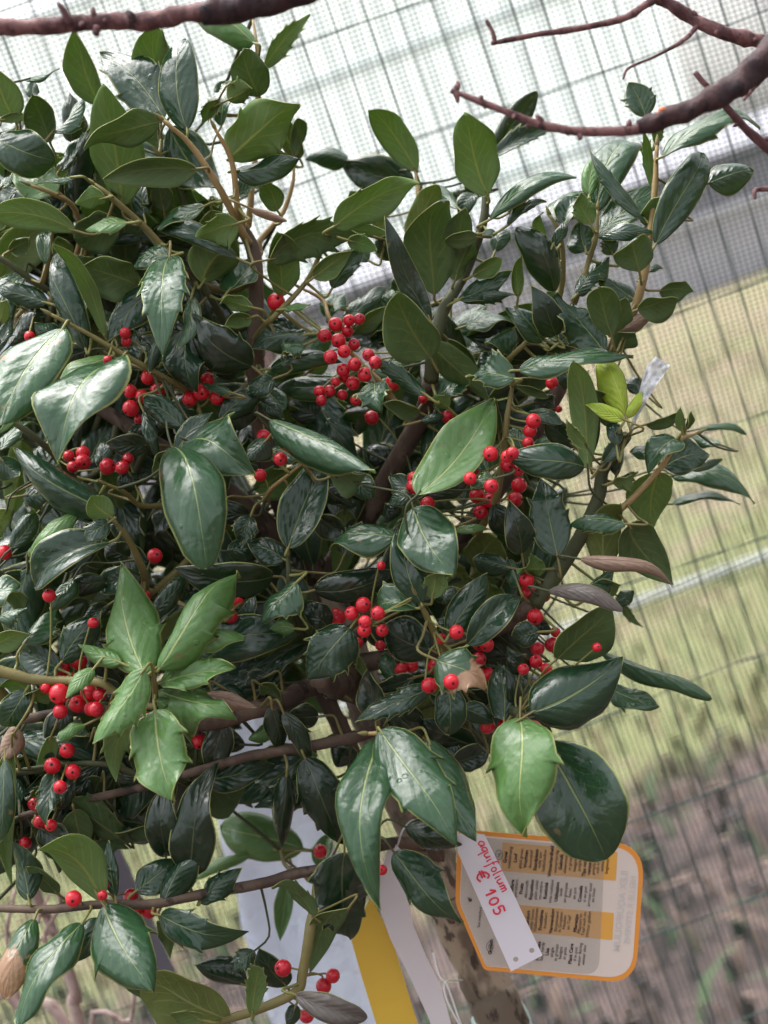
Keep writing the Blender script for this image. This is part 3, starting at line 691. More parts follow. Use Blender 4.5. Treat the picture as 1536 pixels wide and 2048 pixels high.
LEAVES['F'] = '''60 270 70 30 90 U 0;280 500 150 230 150 D -1;560 590 300 270 190 T -2 s4;610 500 530 205 170 V -3;620 500 680 270 120 V -2;410 260 530 140 90 T -1;450 140 590 40 100 P 0;740 290 540 140 130 T 0;770 350 980 260 160 V -2
900 240 1080 240 100 V 0;650 610 740 480 120 V 0;660 470 880 320 90 B -1;80 710 710 650 120 P -3;470 1280 390 680 150 U -4;490 1200 460 700 90 T -3;470 1170 350 1010 90 U -5;690 970 565 625 150 Y -4;680 1000 470 905 80 Y -5
700 990 785 830 60 Y -4;820 1030 1010 970 60 V -1;1030 1070 1020 940 60 U -1;1050 1060 1080 960 50 V -1;930 1280 1180 1210 180 T 0;990 1120 830 1300 140 P -2;900 1180 730 1190 110 P -2;890 1320 860 1640 250 U 1
440 1280 10 1210 180 T -4;390 1160 240 1020 110 D -2;310 1150 160 1120 110 P -1;120 970 310 1020 80 T -2;50 800 220 860 60 V 0;250 710 340 800 120 T 0;620 1040 490 820 120 V -2;640 1160 610 1010 80 T -4;560 1250 640 1130 80 T -4
640 1330 690 1160 90 D 0;290 1797 210 1360 210 T -3 s4;620 1370 760 1310 80 U -1;980 1330 1440 1450 120 P 8;980 1500 1350 1490 50 P 9;1080 1300 1270 1240 50 T 5;1130 1060 1400 1060 40 P 8;200 540 0 340 130 T -1
300 530 240 450 60 G -1;300 550 390 490 90 T -1;190 560 420 570 90 D 1;300 400 230 250 90 V -1;830 130 900 80 60 P 1;150 900 290 870 80 D 1;80 1180 0 1040 110 P 1;820 860 700 760 90 T 3;1250 1150 1060 1080 70 P 5'''
LEAVES['G'] = '''70 280 210 90 150 T -1;455 75 160 295 90 G -2;640 255 180 480 190 T -3;1600 450 1060 410 190 D 0;1345 300 1540 270 130 T 1;-120 600 105 500 330 P -4;0 700 155 650 120 P -1;150 840 300 620 150 P -1 s4;-40 860 175 780 110 U -3
430 470 300 630 120 P -1;570 510 330 590 120 V 0;640 480 380 540 110 D 0;830 450 600 530 130 T 0;370 950 600 670 170 T -1 s2;350 1000 130 900 180 T 0;850 1005 700 385 300 G -6 s2;950 985 1355 410 260 G -6 s3;1080 895 1415 780 110 G -5
710 960 480 860 130 G -5 s2;550 1000 400 1160 90 G -5 s3;845 1010 530 1390 190 G -7 s4;920 1255 1010 1747 310 G -6 s3;780 1265 690 1640 170 U -4 s3;960 1080 1375 1000 150 G -5 s3;945 1130 1330 1220 230 G -4 s2;1225 1150 1500 1220 110 B -3
1180 900 1740 800 220 T 0;890 680 1090 470 140 T -1;150 1130 20 1330 150 T -2;180 1130 0 1080 110 U -1;320 1160 140 1130 90 U -1;390 1230 300 1480 140 D 0;540 1400 480 1560 150 D -1;500 1330 350 1410 60 G -3;300 1400 220 1600 90 U -2
100 1350 -20 1540 150 B -3;925 1190 1005 1190 90 G -5;1330 1320 1260 1640 150 D 0;1320 1110 1460 1180 90 T 1;40 60 -20 240 110 U 0;30 520 130 620 100 V 2;760 340 620 260 130 D 1;1100 1000 1220 1100 120 D 0;700 1170 560 1050 110 D -1
1500 560 1380 700 140 T 2;640 620 500 700 120 D 2;330 380 460 320 110 D 2;1010 60 920 200 100 D 3;1300 90 1220 280 130 D 1;1480 100 1420 250 120 T 1;760 1300 640 1220 90 D 0;1200 1240 1080 1310 120 D 0'''
LEAVES['H'] = '''200 350 0 260 130 T 0;270 490 60 690 210 P -3 s3;260 760 120 760 95 G -1 s2;850 220 470 220 150 P -3;970 55 1180 400 290 P -4;1010 600 890 155 170 T -5;1075 580 1100 410 140 U -5 s3;1220 180 1400 160 45 G 0;1340 400 1460 210 230 W 5
1120 400 1310 490 160 W 3;1536 400 1330 350 110 T 0;390 530 840 430 210 D -2;860 590 735 500 90 P -2;975 640 730 650 150 P -5 s3;1080 890 810 760 220 D -2;1180 790 1390 450 150 T -4;1290 850 1590 560 150 T -4;1110 950 1385 1095 230 H -6 s4
590 760 350 1050 250 T -3 s4;460 760 320 610 130 D 0;740 1290 690 1020 140 D -1;1060 1110 640 1290 120 T -3;960 1050 750 1110 110 D 0;1020 1400 840 1220 180 D 0;1170 1090 1180 1370 160 T -2;1250 1230 1430 1320 110 T -1;1500 1290 1460 970 170 T -2
400 1280 220 1290 190 D 2;130 1230 180 1480 120 D -1;200 1260 350 1560 100 D -1;130 1330 0 1410 80 K 1;780 1375 1200 1935 310 P -6 s3;770 1430 690 2275 310 P -5;1060 1430 1310 1920 260 P -4;400 100 560 200 130 D 0;560 320 660 140 120 T 0
1090 560 1260 600 90 T 0;690 1040 640 900 70 U 3;850 1060 790 900 90 P 3;1250 780 1110 700 110 T 0;900 20 800 130 110 D 2;1440 30 1540 190 130 D 0;1330 1460 1030 1330 140 D 1;1300 1130 1420 1200 90 D 1;1290 600 1400 720 110 T 0
700 740 860 870 130 D 3;540 1140 420 1050 110 D 4;60 1090 180 1160 90 V 0;100 1040 -40 1100 110 D 2;1190 1560 1400 1500 130 D 0;620 1540 480 1440 130 D 3;1230 1520 1120 1440 130 T 1;900 1180 780 1190 110 D 2'''
LEAVES['I'] = '''80 310 20 40 150 D -2;570 410 640 0 190 W 0;690 140 370 130 90 P -4;720 160 970 490 250 V -2;440 350 970 430 95 B -4;430 520 615 415 80 P -1;480 570 640 470 150 U 0;250 540 655 640 100 N -5;300 930 600 650 260 V -4;640 610 740 540 80 T 4
560 900 1150 1070 90 P 3;600 1110 880 1210 120 P 2;100 1300 240 1430 140 D -2;180 780 30 800 130 T -2;220 410 60 420 110 U -1;60 500 0 340 90 P -1;30 1270 0 1010 100 D -1;100 1250 70 1040 100 T 0;130 1000 0 890 130 D -1;170 700 240 790 80 D 0
680 620 780 740 50 V 5;100 1190 200 1120 110 D 1;80 1110 -40 1180 130 D 1'''
LEAVES['J'] = '''30 0 0 460 110 T -3;70 -60 55 595 140 U -3;320 80 260 370 120 T -2;240 400 420 520 150 D -1;440 305 500 525 160 V -1;600 830 240 545 220 U -4;680 800 640 490 110 T -3;620 870 880 1320 310 P -5 s2;580 940 460 1180 130 T -3;475 980 120 1536 190 P -4
200 950 30 1380 160 H -3;170 820 80 500 150 T -2;340 790 160 640 90 V 0;960 920 1420 1030 180 T -3 s3;950 955 1000 1150 110 V -1;810 770 1030 590 150 T -1;965 850 1110 555 150 T -2;1120 670 1200 80 230 D -1;980 560 960 210 170 D 0
1190 840 1415 650 110 T -1;1777 520 1305 400 250 K 9;1480 560 1170 690 60 K 9;1340 1520 870 1240 310 W -2;740 1270 850 1400 110 V 0;1190 1536 1010 1500 130 U -4;1450 1330 1160 1240 170 D 0;1490 1500 1500 1180 110 U -3;670 1240 560 1140 110 D 0
300 180 150 200 130 V 0;600 110 560 270 140 V 1;710 80 840 180 100 D 0;1500 1130 1380 1250 100 T 0;440 130 390 300 60 D -1;120 260 60 120 110 T 1'''
LEAVES['K'] = '''215 100 190 500 140 D -1;330 0 540 460 230 D -1 s4;860 555 1220 960 220 T -4 s2;560 560 600 1060 300 D -3 s4;580 880 370 1210 160 V -4;380 930 140 750 90 V -3;930 400 1230 520 150 D -2 s3;210 1330 60 1130 170 D -1;280 1390 670 1520 140 N -4
270 1450 220 1580 90 D -2;230 700 180 1050 90 K 9;400 620 470 430 90 K 9'''
LEAVES['Z'] = '''1040 1442 1035 1655 118 G -6 s2;1095 1492 1210 1705 150 T -5;1068 1422 1236 1322 122 T -6'''
recs = []
for s, txt in LEAVES.items():
    for row in txt.replace('\n', ';').split(';'):
        f = row.split()
        if not f: continue
        (bx, by), (tx, ty) = sec(s, float(f[0]), float(f[1])), sec(s, float(f[2]), float(f[3]))
        w = float(f[4]) * (1 if s == 'Z' else SC) * (1.22 if f[5] in 'TPDGSHK' else 1.12); sp = 0
        bx, by, tx, ty = bx - (tx - bx) * .03, by - (ty - by) * .03, tx + (tx - bx) * .05, ty + (ty - by) * .05
        for e in f[7:]:
            if e[0] == 's': sp = int(e[1:])
        recs.append((bx, by, tx, ty, w, f[5], float(f[6]), sp))
recs.sort(key=lambda r: -((r[0] - r[2]) ** 2 + (r[1] - r[3]) ** 2) ** .5 * r[4])
NPARTS = 298
LBL = {'Y': 'young yellow green leaf', 'B': 'withered brown curled leaf', 'H': 'green leaf with a withered brown end', 'N': 'grey brown withering leaf', 'S': 'pale glossy leaf with small brown scars'}
stV, stF, stMi, stUV = [], [], [], []
st_mats = []
def into_stuff(Mt, geo, mats):
    idx = []
    for m in mats:
        if m not in st_mats: st_mats.append(m)
        idx.append(st_mats.index(m))
    Vv, Ff, mi, uv = geo
    A = np.array(Mt); W_ = Vv @ A[:3, :3].T + A[:3, 3]
    k = sum(len(x) for x in stV); stV.append(W_); stF.extend([tuple(q + k for q in z) for z in Ff]); stMi.extend([idx[q] for q in mi]); stUV.extend(uv)
def stalk_into_stuff(pts, rad, mat):
    P, r = smooth_line(pts, rad, 3); Vv, Ff = tube_data(P, r, 5)
    if mat not in st_mats: st_mats.append(mat)
    k = sum(len(x) for x in stV); stV.append(np.array([tuple(v) for v in Vv])); stF.extend([tuple(q + k for q in z) for z in Ff]); stMi.extend([st_mats.index(mat)] * len(Ff)); stUV.extend([(0, 0)] * len(Vv))

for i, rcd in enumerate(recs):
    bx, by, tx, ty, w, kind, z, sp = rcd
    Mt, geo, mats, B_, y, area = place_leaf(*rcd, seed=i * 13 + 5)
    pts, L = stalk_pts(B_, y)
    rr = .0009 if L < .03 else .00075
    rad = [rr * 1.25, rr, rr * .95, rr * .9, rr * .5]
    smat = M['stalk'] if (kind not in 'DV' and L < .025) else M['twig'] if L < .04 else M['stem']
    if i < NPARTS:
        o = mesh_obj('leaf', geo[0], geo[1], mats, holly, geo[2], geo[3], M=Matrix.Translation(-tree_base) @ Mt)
        if kind in LBL: o['label'] = LBL[kind]
        P, r = smooth_line(pts, rad, 4); Vv, Ff = tube_data(P, r, 6)
        Mi = Mt.inverted()
        mesh_obj('leaf_stalk', [Mi @ v for v in Vv], Ff, smat, o)
    else:
        into_stuff(Mt, geo, mats); stalk_into_stuff(pts, rad, smat)

# inner leaves filling the depth of the crown
POLY = [(-60, 480), (120, 430), (300, 380), (440, 440), (520, 520), (560, 650), (700, 640), (790, 660), (860, 600), (960, 640), (1060, 600), (1190, 680), (1150, 900), (1120, 1150), (1160, 1300), (1080, 1430), (960, 1540), (800, 1560), (600, 1450), (420, 1470), (300, 1540), (-60, 1560)]
def inside(x, y, P=POLY):
    c = False; j = len(P) - 1
    for i in range(len(P)):
        if (P[i][1] > y) != (P[j][1] > y) and x < (P[j][0] - P[i][0]) * (y - P[i][1]) / (P[j][1] - P[i][1]) + P[i][0]: c = not c
        j = i
    return c
rf = random.Random(21); nf = 0
POLY3 = [(-60, 1460), (430, 1470), (640, 1470), (800, 1560), (640, 1640), (420, 1600), (230, 1720), (-60, 1760)]
POLY2 = [(-60, 230), (150, 250), (330, 300), (480, 340), (500, 540), (-60, 540)]
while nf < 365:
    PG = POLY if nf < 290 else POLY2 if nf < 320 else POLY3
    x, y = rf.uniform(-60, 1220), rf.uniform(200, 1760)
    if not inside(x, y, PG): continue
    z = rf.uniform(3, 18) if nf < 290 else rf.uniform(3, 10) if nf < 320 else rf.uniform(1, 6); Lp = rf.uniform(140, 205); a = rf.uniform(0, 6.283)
    tx, ty = x + Lp * math.cos(a), y + Lp * math.sin(a)
    if not inside(tx, ty, PG): continue
    if z < 10 and 570 < (x + tx) / 2 < 790 and 1230 < (y + ty) / 2 < 1520: continue
    nf += 1
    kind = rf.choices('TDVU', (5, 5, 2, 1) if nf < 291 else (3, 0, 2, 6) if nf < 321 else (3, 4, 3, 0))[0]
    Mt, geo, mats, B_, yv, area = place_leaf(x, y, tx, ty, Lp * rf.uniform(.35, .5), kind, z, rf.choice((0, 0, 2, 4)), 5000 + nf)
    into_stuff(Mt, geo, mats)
    pts, L = stalk_pts(B_, yv)
    stalk_into_stuff(pts, [.0014, .0011, .001, .0009, .0006], M['stem'])
o = mesh_obj('inner_foliage', np.concatenate(stV) - np.array(tuple(tree_base)), stF, st_mats, holly, stMi, stUV); o['kind'] = 'stuff'

# ------------------------------------------------------------------ berries
BER = {
 'D': '875 750 45;770 835 42;835 865 42;930 830 46;785 920 48;1190 840 46;1270 870 44;1120 880 42;1225 765 38;740 490 35;745 540 30;635 650 25;490 1200 42;500 1235 44;635 1280 45;710 1285 38;175 510 32;430 1215 35;1090 150 24;820 1000 26',
 'E': '155 308 50;505 440 40;570 425 34;575 480 36;440 505 38;522 535 40;550 590 38;485 630 38;550 710 38;605 685 38;560 750 34;595 780 38;650 765 42;700 620 36;740 665 38;845 785 45;410 835 36;460 835 34;420 880 32;545 855 30;720 990 40;625 885 34;1022 880 26;1165 985 38;80 1100 42;180 1235 42;1420 1205 46;1310 1300 46;1520 1220 38;1520 1270 40;1300 1350 38;1425 1395 44;1340 1450 42;1395 1470 44;970 1350 40;965 1400 40;1050 1500 42;60 1330 36',
 'F': '260 785 36;150 1010 46;130 1070 42;300 940 20;10 1210 40;60 1300 38;65 1390 44;45 1450 44',
 'G': '915 330 46;290 565 36;850 570 40;1395 585 44;1265 680 52;1335 680 42;1335 520 34;465 955 52;375 990 50;350 1145 56;460 1205 50;525 1140 48;545 1210 44;360 1235 42;270 1110 30;590 1150 40;750 1250 36;860 1290 42;1180 1425 46;395 1480 42;25 310 42;550 725 30',
 'H': '510 695 52;600 670 44;670 620 44;675 770 42;755 670 44;780 770 38;770 860 30;640 840 32;955 980 40;910 990 36;1220 780 40;1130 820 30;1355 850 42;1350 920 46;1400 1030 46;1090 985 42;1060 1095 50;1190 1075 48;1405 1340 46;1490 1330 42;1365 70 46;775 388 26',
 'I': '110 475 44;125 550 50;205 565 36;80 675 42;160 690 44;175 880 40;260 855 46;165 955 38;90 1000 36;210 985 36;280 780 30;525 870 28;150 1355 50',
 'J': '310 35 46;430 70 46;355 160 42;205 260 38;235 365 38;300 385 34;150 490 38;435 820 46;605 740 36;775 805 46;880 890 46;605 800 28',
 'K': '415 540 42;195 1230 50;435 1335 46;335 1510 46;780 650 30'}
BACK = {('K', 415): 7, ('E', 720): 5}
def sphere_geo(nu=16, nv=10):
    V = [(0, 0, 1)]; F = []; mi = []
    for j in range(1, nv):
        t = math.pi * j / nv
        for i in range(nu):
            p = 2 * math.pi * i / nu; q = 1.0
            zz = math.cos(t) * (.97 if j > 1 else .95)
            V.append((math.sin(t) * math.cos(p), math.sin(t) * math.sin(p), zz))
    V.append((0, 0, -.97))
    V[0] = (0, 0, .90)
    for i in range(nu): F.append((0, 1 + i, 1 + (i + 1) % nu)); mi.append(0)
    for j in range(nv - 2):
        for i in range(nu):
            a = 1 + j * nu + i; b_ = 1 + j * nu + (i + 1) % nu; F.append((a, a + nu, b_ + nu, b_)); mi.append(0)
    e = len(V) - 1; s_ = 1 + (nv - 2) * nu
    for i in range(nu): F.append((s_ + i, e, s_ + (i + 1) % nu)); mi.append(0)
    k = len(V)                                           # four-lobed dry tip
    for i in range(12):
        p = 2 * math.pi * i / 12; r = .20 if i % 3 else .13
        V.append((r * math.cos(p), r * math.sin(p), .955))
    V.append((0, 0, 1.03)); c = len(V) - 1
    for i in range(12): F.append((k + i, k + (i + 1) % 12, c)); mi.append(1)
    return V, F, mi
sv, sf, smi = sphere_geo()
bme = bpy.data.meshes.new('berry'); bme.from_pydata(sv, [], sf); bme.materials.append(M['berry']); bme.materials.append(M['tip'])
bme.polygons.foreach_set('material_index', np.array(smi, dtype=np.int32)); bme.polygons.foreach_set('use_smooth', np.ones(len(sf), dtype=bool)); bme.update()
def leaf_cover(x, y):
    """leaf depths (cm) whose outline covers this pixel"""
    zs = []
    for bx, by, tx, ty, w, kind, z, sp in recs:
        ax, ay = tx - bx, ty - by; L = math.hypot(ax, ay) + 1e-6
        t = ((x - bx) * ax + (y - by) * ay) / L / L; s_ = abs(-(x - bx) * ay + (y - by) * ax) / L
        if kind != 'G' and z > -6.5 and 0 < t < 1 and s_ < w * .5 * math.sin(math.pi * t) ** .7 * .9: zs.append(z)
    return zs
rb = random.Random(4)
from mathutils.bvhtree import BVHTree
_v, _f, _k = [], [], 0                                  # all blades: a berry must hang in front of the leaf it is seen against
for o_ in holly.children:
    if o_.name.split('.')[0] not in ('leaf', 'inner_foliage'): continue
    me = o_.data; mw = Matrix.Translation(tree_base) @ o_.matrix_local
    _v += [mw @ v.co for v in me.vertices]; _f += [tuple(i + _k for i in p.vertices) for p in me.polygons]; _k = len(_v)
bvh = BVHTree.FromPolygons(_v, _f)
def front_depth(x, y):
    dr = (px(x, y, 1) - CAM).normalized(); h = bvh.ray_cast(CAM, dr)
    return (h[0] - CAM).dot(FW) if h[0] is not None else None
placed = []
for s, txt in BER.items():
    for row in txt.split(';'):
        bx, by, br = [float(q) for q in row.split()]
        x, y = sec(s, bx, by); rpx = br * SC
        zs = leaf_cover(x, y)
        z = (min(zs) - 1.6) if zs else 1.0
        z = max(-7, min(4, z)); z = BACK.get((s, int(bx)), z)
        placed.append([x, y, rpx, z])
for k in rb.sample(range(len(placed)), 16):                # lesser berries tucked into the bunches
    x, y, rpx, z = placed[k]; a = rb.uniform(0, 6.28)
    placed.append([x + 24 * math.cos(a), y + 24 * math.sin(a), rpx * rb.uniform(.82, .95), z + .6])
for i in range(len(placed)):                              # keep a bunch together in depth
    nb = [p[3] for p in placed if math.hypot(p[0] - placed[i][0], p[1] - placed[i][1]) < 45]
    placed[i].append(min(nb) if placed[i][3] < 4.5 else placed[i][3])
done = []
for x, y, rpx, z0, zb in placed:
    z = z0 if z0 > 4.5 else .35 * z0 + .65 * zb
    d = dep(z); r = rpx * mpp(d); r = min(r * 1.06, .0064)
    if z0 <= 4.5:
        fd = [front_depth(x + a * rpx * .55, y + b_ * rpx * .55) for a, b_ in ((0, 0), (.8, .4), (-.8, .4), (0, -.9))]
        fd = [q for q in fd if q is not None]
        if fd and (.80 if (x < 480 and 1100 < y < 1600) else .77) < min(fd) < d + r * 1.2: d = max(.72, min(fd) - r * .9)
    c = px(x, y, d); r = min(rpx * mpp(d) * rb.uniform(.98, 1.12), .0066)
    for _ in range(14):                                   # push apart berries that would run into each other
        hit = False
        for c2, r2 in done:
            if (c - c2).length < (r + r2) * .97:
                dv = c - c2; side = dv - FW * dv.dot(FW); c = c - FW * .002 + side * .12; hit = True
        if not hit: break
    done.append((c, r))
    b = np.array(tuple(c)); dist = np.linalg.norm(SP - b, axis=1); q = Vector(SP[int(np.argmin(dist + np.where(SP[:, 1] < c.y - .004, .02, 0)))])
    tip = ((c - q).normalized() * .8 - FW * rb.uniform(.2, 1.0) + Vector((rb.uniform(-.5, .5), 0, rb.uniform(-.6, .3)))).normalized()
    Q = tip.to_track_quat('Z', 'Y').to_matrix().to_4x4()
    Mt = Matrix.Translation(c) @ Q @ Matrix.Diagonal((r, r, r * rb.uniform(.94, 1.06), 1))
    o = link('berry', bme, holly, Matrix.Translation(-tree_base) @ Mt)
    root = c - tip * r * .93
    L = (q - root).length
    pts = [q, q.lerp(root, .5) - tip * min(.006, L * .3), root - tip * .002, root + tip * .001]
    P, rr = smooth_line(pts, [.0008, .0006, .0006, .0008], 3); Vv, Ff = tube_data(P, rr, 5)
    Mi = Mt.inverted(); mesh_obj('berry_stalk', [Mi @ v for v in Vv], Ff, M['stalk'], o)
# ------------------------------------------------------------------ flat printed things
from mathutils.geometry import tessellate_polygon
def plane_pt(x, y, pl_):          # pixel -> point on a thing's own tilted plane
    d0, x0, y0, gx_, gy_ = pl_
    return px(x, y, d0 + (x - x0) * gx_ * mpp(d0) + (y - y0) * gy_ * mpp(d0))
def flat(name, loops, pl_, thick, mats, parent=None, off=0.0, base=None):
    """closed outline (first loop) with holes, given thickness; front face material 0, rest 1"""
    base = base or Vector((0, 0, 0))
    L3 = [[plane_pt(x, y, pl_) - FW * off for x, y in lp] for lp in loops]
    nrm = -FW
    tri = tessellate_polygon(L3); fl = [p for lp in L3 for p in lp]; n_ = len(fl)
    V = [p - base for p in fl] + [p - nrm * thick - base for p in fl]
    F, mi = [], []
    for t in tri:
        a, b_, c = [fl[i] for i in t]
        if (b_ - a).cross(c - a).dot(nrm) < 0: t = (t[0], t[2], t[1])
        F.append(tuple(t)); mi.append(0); F.append(tuple(i + n_ for i in reversed(t))); mi.append(len(mats) - 1)
    k = 0
    for lp in loops:
        m_ = len(lp)
        for i in range(m_):
            a, b_ = k + i, k + (i + 1) % m_; F.append((a, a + n_, b_ + n_, b_)); mi.append(len(mats) - 1)
        k += m_
    return mesh_obj(name, V, F, list(mats), parent, mi, smooth=False)
def rounded(P, radii, n_=8):
    out_ = []
    for i, p in enumerate(P):
        a, c = P[i - 1], P[(i + 1) % len(P)]; p = Vector(p); r = radii[i]
        va = (Vector(a) - p); vc = (Vector(c) - p); pa = p + va.normalized() * min(r, va.length * .48); pc = p + vc.normalized() * min(r, vc.length * .48)
        for k in range(n_ + 1):
            t = k / n_; q = pa * (1 - t) ** 2 + p * 2 * t * (1 - t) + pc * t * t; out_.append((q.x, q.y))
    return out_
def lc(x, y): return 900 + x * .26042, 1640 + y * .26042      # label close-up -> photo pixel
def lcs(P): return [lc(*p) for p in P]

orange = simple('label_orange', (.72, .27, .035), .4, .5, .08, 40)
white = simple('label_white', (.66, .56, .50), .4, .5, .06, 30)
band_y = simple('label_band_yellow', (.68, .34, .06), .4, .5, .1, 40)
paper = simple('tag_white', (.68, .64, .70), .45, .5, .03, 30)
yellow = simple('tag_yellow', (.66, .42, .045), .45, .5, .06, 30)
ink = simple('ink_brown', (.045, .022, .02), .5, .3, .1)
red_ink = simple('marker_red', (.70, .035, .075), .45, .4, .1)
emb = simple('embossed_letters', (.55, .50, .48), .4, .5, .05)
bfilm = NB('label_pocket_film')
_t = bfilm.n('ShaderNodeBsdfTransparent'); _p = bfilm.n('ShaderNodeBsdfPrincipled'); _p.inputs['Base Color'].default_value = (.42, .40, .36, 1); _p.inputs['Roughness'].default_value = .25
_mx = bfilm.n('ShaderNodeMixShader'); _mx.inputs[0].default_value = .17
bfilm.l(_t.outputs[0], _mx.inputs[1]); bfilm.l(_p.outputs[0], _mx.inputs[2]); bfilm.l(_mx.outputs[0], bfilm.o.inputs[0])

LP = (.865, 1110, 1810, .05, -.04)
lb = plane_pt(1110, 1950, LP)
label = thing('plant_label', 'orange edged plastic plant label with care notes in four languages behind the price tag', 'label', lb)
outer = lcs(rounded([(60, 72), (1500, 190), (1425, 1258), (262, 1152), (40, 640)], [40, 260, 230, 30, 60]))
flat('label_board', [outer], LP, .0009, (orange, orange), label, 0, lb)
inner = lcs(rounded([(95, 108), (1462, 222), (1394, 1222), (275, 1122), (75, 640)], [30, 235, 205, 30, 50]))
flat('white_panel', [inner], LP, .0003, (white, white), label, .00022, lb)
def slant(x0, x1, y0, y1):          # bands run along the label's own slant
    f = lambda x, y: (x + (y - 600) * -.06, y + (x - 800) * .087)
    return lcs([f(x0, y0), f(x1, y0), f(x1, y1), f(x0, y1)])
flat('colour_band', [slant(380, 1262, 205, 425)], LP, .0002, (band_y, band_y), label, .00042, lb)
flat('colour_band', [slant(380, 1262, 672, 880)], LP, .0002, (band_y, band_y), label, .00042, lb)
flat('clear_pocket', [lcs(rounded([(95, 120), (1190, 212), (1140, 1190), (275, 1118), (78, 640)], [30, 60, 120, 30, 50]))], LP, .0002, (bfilm.m,), label, .00085, lb)
def text_mesh(items, mat, name, parent, pl_, base, off):
    """items: (text, photo px, py, height px, reading direction (image), centred, bold, mirrored)"""
    V, F = [], []
    for txt, x, y, h, e1, cen, bold, mir in items:
        cu = bpy.data.curves.new('t', 'FONT'); cu.body = txt; cu.size = 1; cu.align_x = 'CENTER' if cen else 'LEFT'; cu.resolution_u = 2
        cu.offset = .035 if bold else .008
        ob = bpy.data.objects.new('t', cu); me = bpy.data.meshes.new_from_object(ob)
        k = len(V); e1 = Vector(e1).normalized(); e2 = Vector((e1.y, -e1.x))
        for v in me.vertices:
            sx = -v.co.x if mir else v.co.x
            q = Vector((x, y)) + e1 * sx * h + e2 * v.co.y * h
            V.append(plane_pt(q.x, q.y, pl_) - FW * off - base)
        for p in me.polygons: F.append(tuple(k + i for i in p.vertices))
        bpy.data.objects.remove(ob); bpy.data.curves.remove(cu); bpy.data.meshes.remove(me)
    o = mesh_obj(name, V, F, mat, parent, smooth=False); o['kind'] = 'stuff'; return o
E1 = (.105, -1)
def block(name, yc, rows):
    it = []
    for x, t in rows:
        b_ = t[0] == '*'; X, Y = lc(x + 8 + (yc - 600) * -.06, yc + (x - 800) * .087)
        it.append((t.strip('*'), X, Y, 9.6 if b_ else 9.0, E1, True, b_, False))
    text_mesh(it, ink, name, label, LP, lb, .00095)
block('printed_text', 318, [(412, '*Groei'), (445, 'middelmatig'), (488, '*Loof'), (530, 'altijd groen'), (568, '*Vruchten'), (605, 'decoratief'), (645, '*Standplaats'), (675, 'volle zon'), (708, 'halfschaduw'), (760, '*Winterhardheid'), (800, 'winterhardig'), (838, '*Gebruik'), (872, 'alleenstaand'), (908, 'in groep'), (945, 'haagplant'), (980, 'potplant'), (1020, '*Tips voor de'), (1058, '*verzorging'), (1090, 'potplanten'), (1122, 'ook in de'), (1155, 'winter'), (1190, 'begieten')])
block('printed_text', 548, [(475, '*Feuillage'), (505, 'persistant'), (548, '*Fruits'), (585, 'décoratifs'), (625, '*Exposition'), (660, 'plein soleil'), (695, 'mi-ombre'), (735, '*Rusticité'), (775, 'très rustique'), (820, '*Utilisation'), (850, 'isolé'), (885, 'en groupes'), (920, 'haies'), (955, 'en pot'), (1000, '*Conseils'), (1035, 'si en pot'), (1070, 'arroser aussi'), (1100, 'en hiver')])
block('printed_text', 775, [(610, '*Standort'), (642, 'volle Sonne'), (672, 'Halbschatten'), (712, '*Frosthärte'), (745, 'frosthart'), (795, '*Verwendung'), (830, 'Einzelstand'), (860, 'in Gruppen'), (890, 'Hecken'), (925, 'im Topf'), (980, '*Pflegetips'), (1010, 'Pflanzen im'), (1040, 'Topf auch im'), (1075, 'Winter gießen')])
block('printed_text', 1012, [(340, '*Growth'), (705, '*Hardiness'), (735, 'fully hardy'), (775, '*Use'), (810, 'single'), (842, 'in groups'), (875, 'hedges'), (908, 'in pots'), (955, '*Plant Care'), (990, 'if in pot'), (1022, 'water during'), (1055, 'winter also')])
X, Y = lc(236, 745); X2, Y2 = lc(386, 265); X3, Y3 = lc(314, 970)
text_mesh([('See matched', X, Y, 8, E1, True, False, False), ('NL', X2, Y2, 7.5, E1, True, False, False), ('GB', X3, Y3, 7.5, E1, True, False, False)], ink, 'printed_text', label, LP, lb, .00095)
for X, Y in (lc(376, 265), lc(305, 970)):
    ring = [plane_pt(X + 8.5 * math.cos(a) * .8, Y + 9.5 * math.sin(a), LP) - FW * .0007 for a in np.linspace(0, 2 * math.pi, 25)]
    tube('printed_ring', ring, [.00018] * 25, ink, label, 4, 1, base=lb)
X, Y = lc(1335, 700); X2, Y2 = lc(1405, 690)
text_mesh([('ILEX AQUIFOLIUM', X, Y, 20, E1, True, False, True), ('NELLIE R STEVENS', X2, Y2, 17, E1, True, False, True)], emb, 'embossed_text', label, LP, lb, .00055)
X, Y = lc(155, 612)
flat('eyelet', [[(X + 3.5 * math.cos(a), Y + 3.5 * math.sin(a)) for a in np.linspace(0, 6.283, 12, False)]], LP, .0003, (ink,), label, .0008, lb)
# tie of the label up to the trunk
tag(tube('label_tie', [plane_pt(X, Y, LP) - FW * .0012, plane_pt(X - 14, Y - 6, LP) + FW * .008, px(900, 1790, dep(8)) - FW * .012, px(872, 1800, dep(9))], [.0007] * 4, simple('tie_dark', (.06, .05, .045), .5), sides=6), 'dark thin tie holding the orange edged label to the trunk', 'tie')

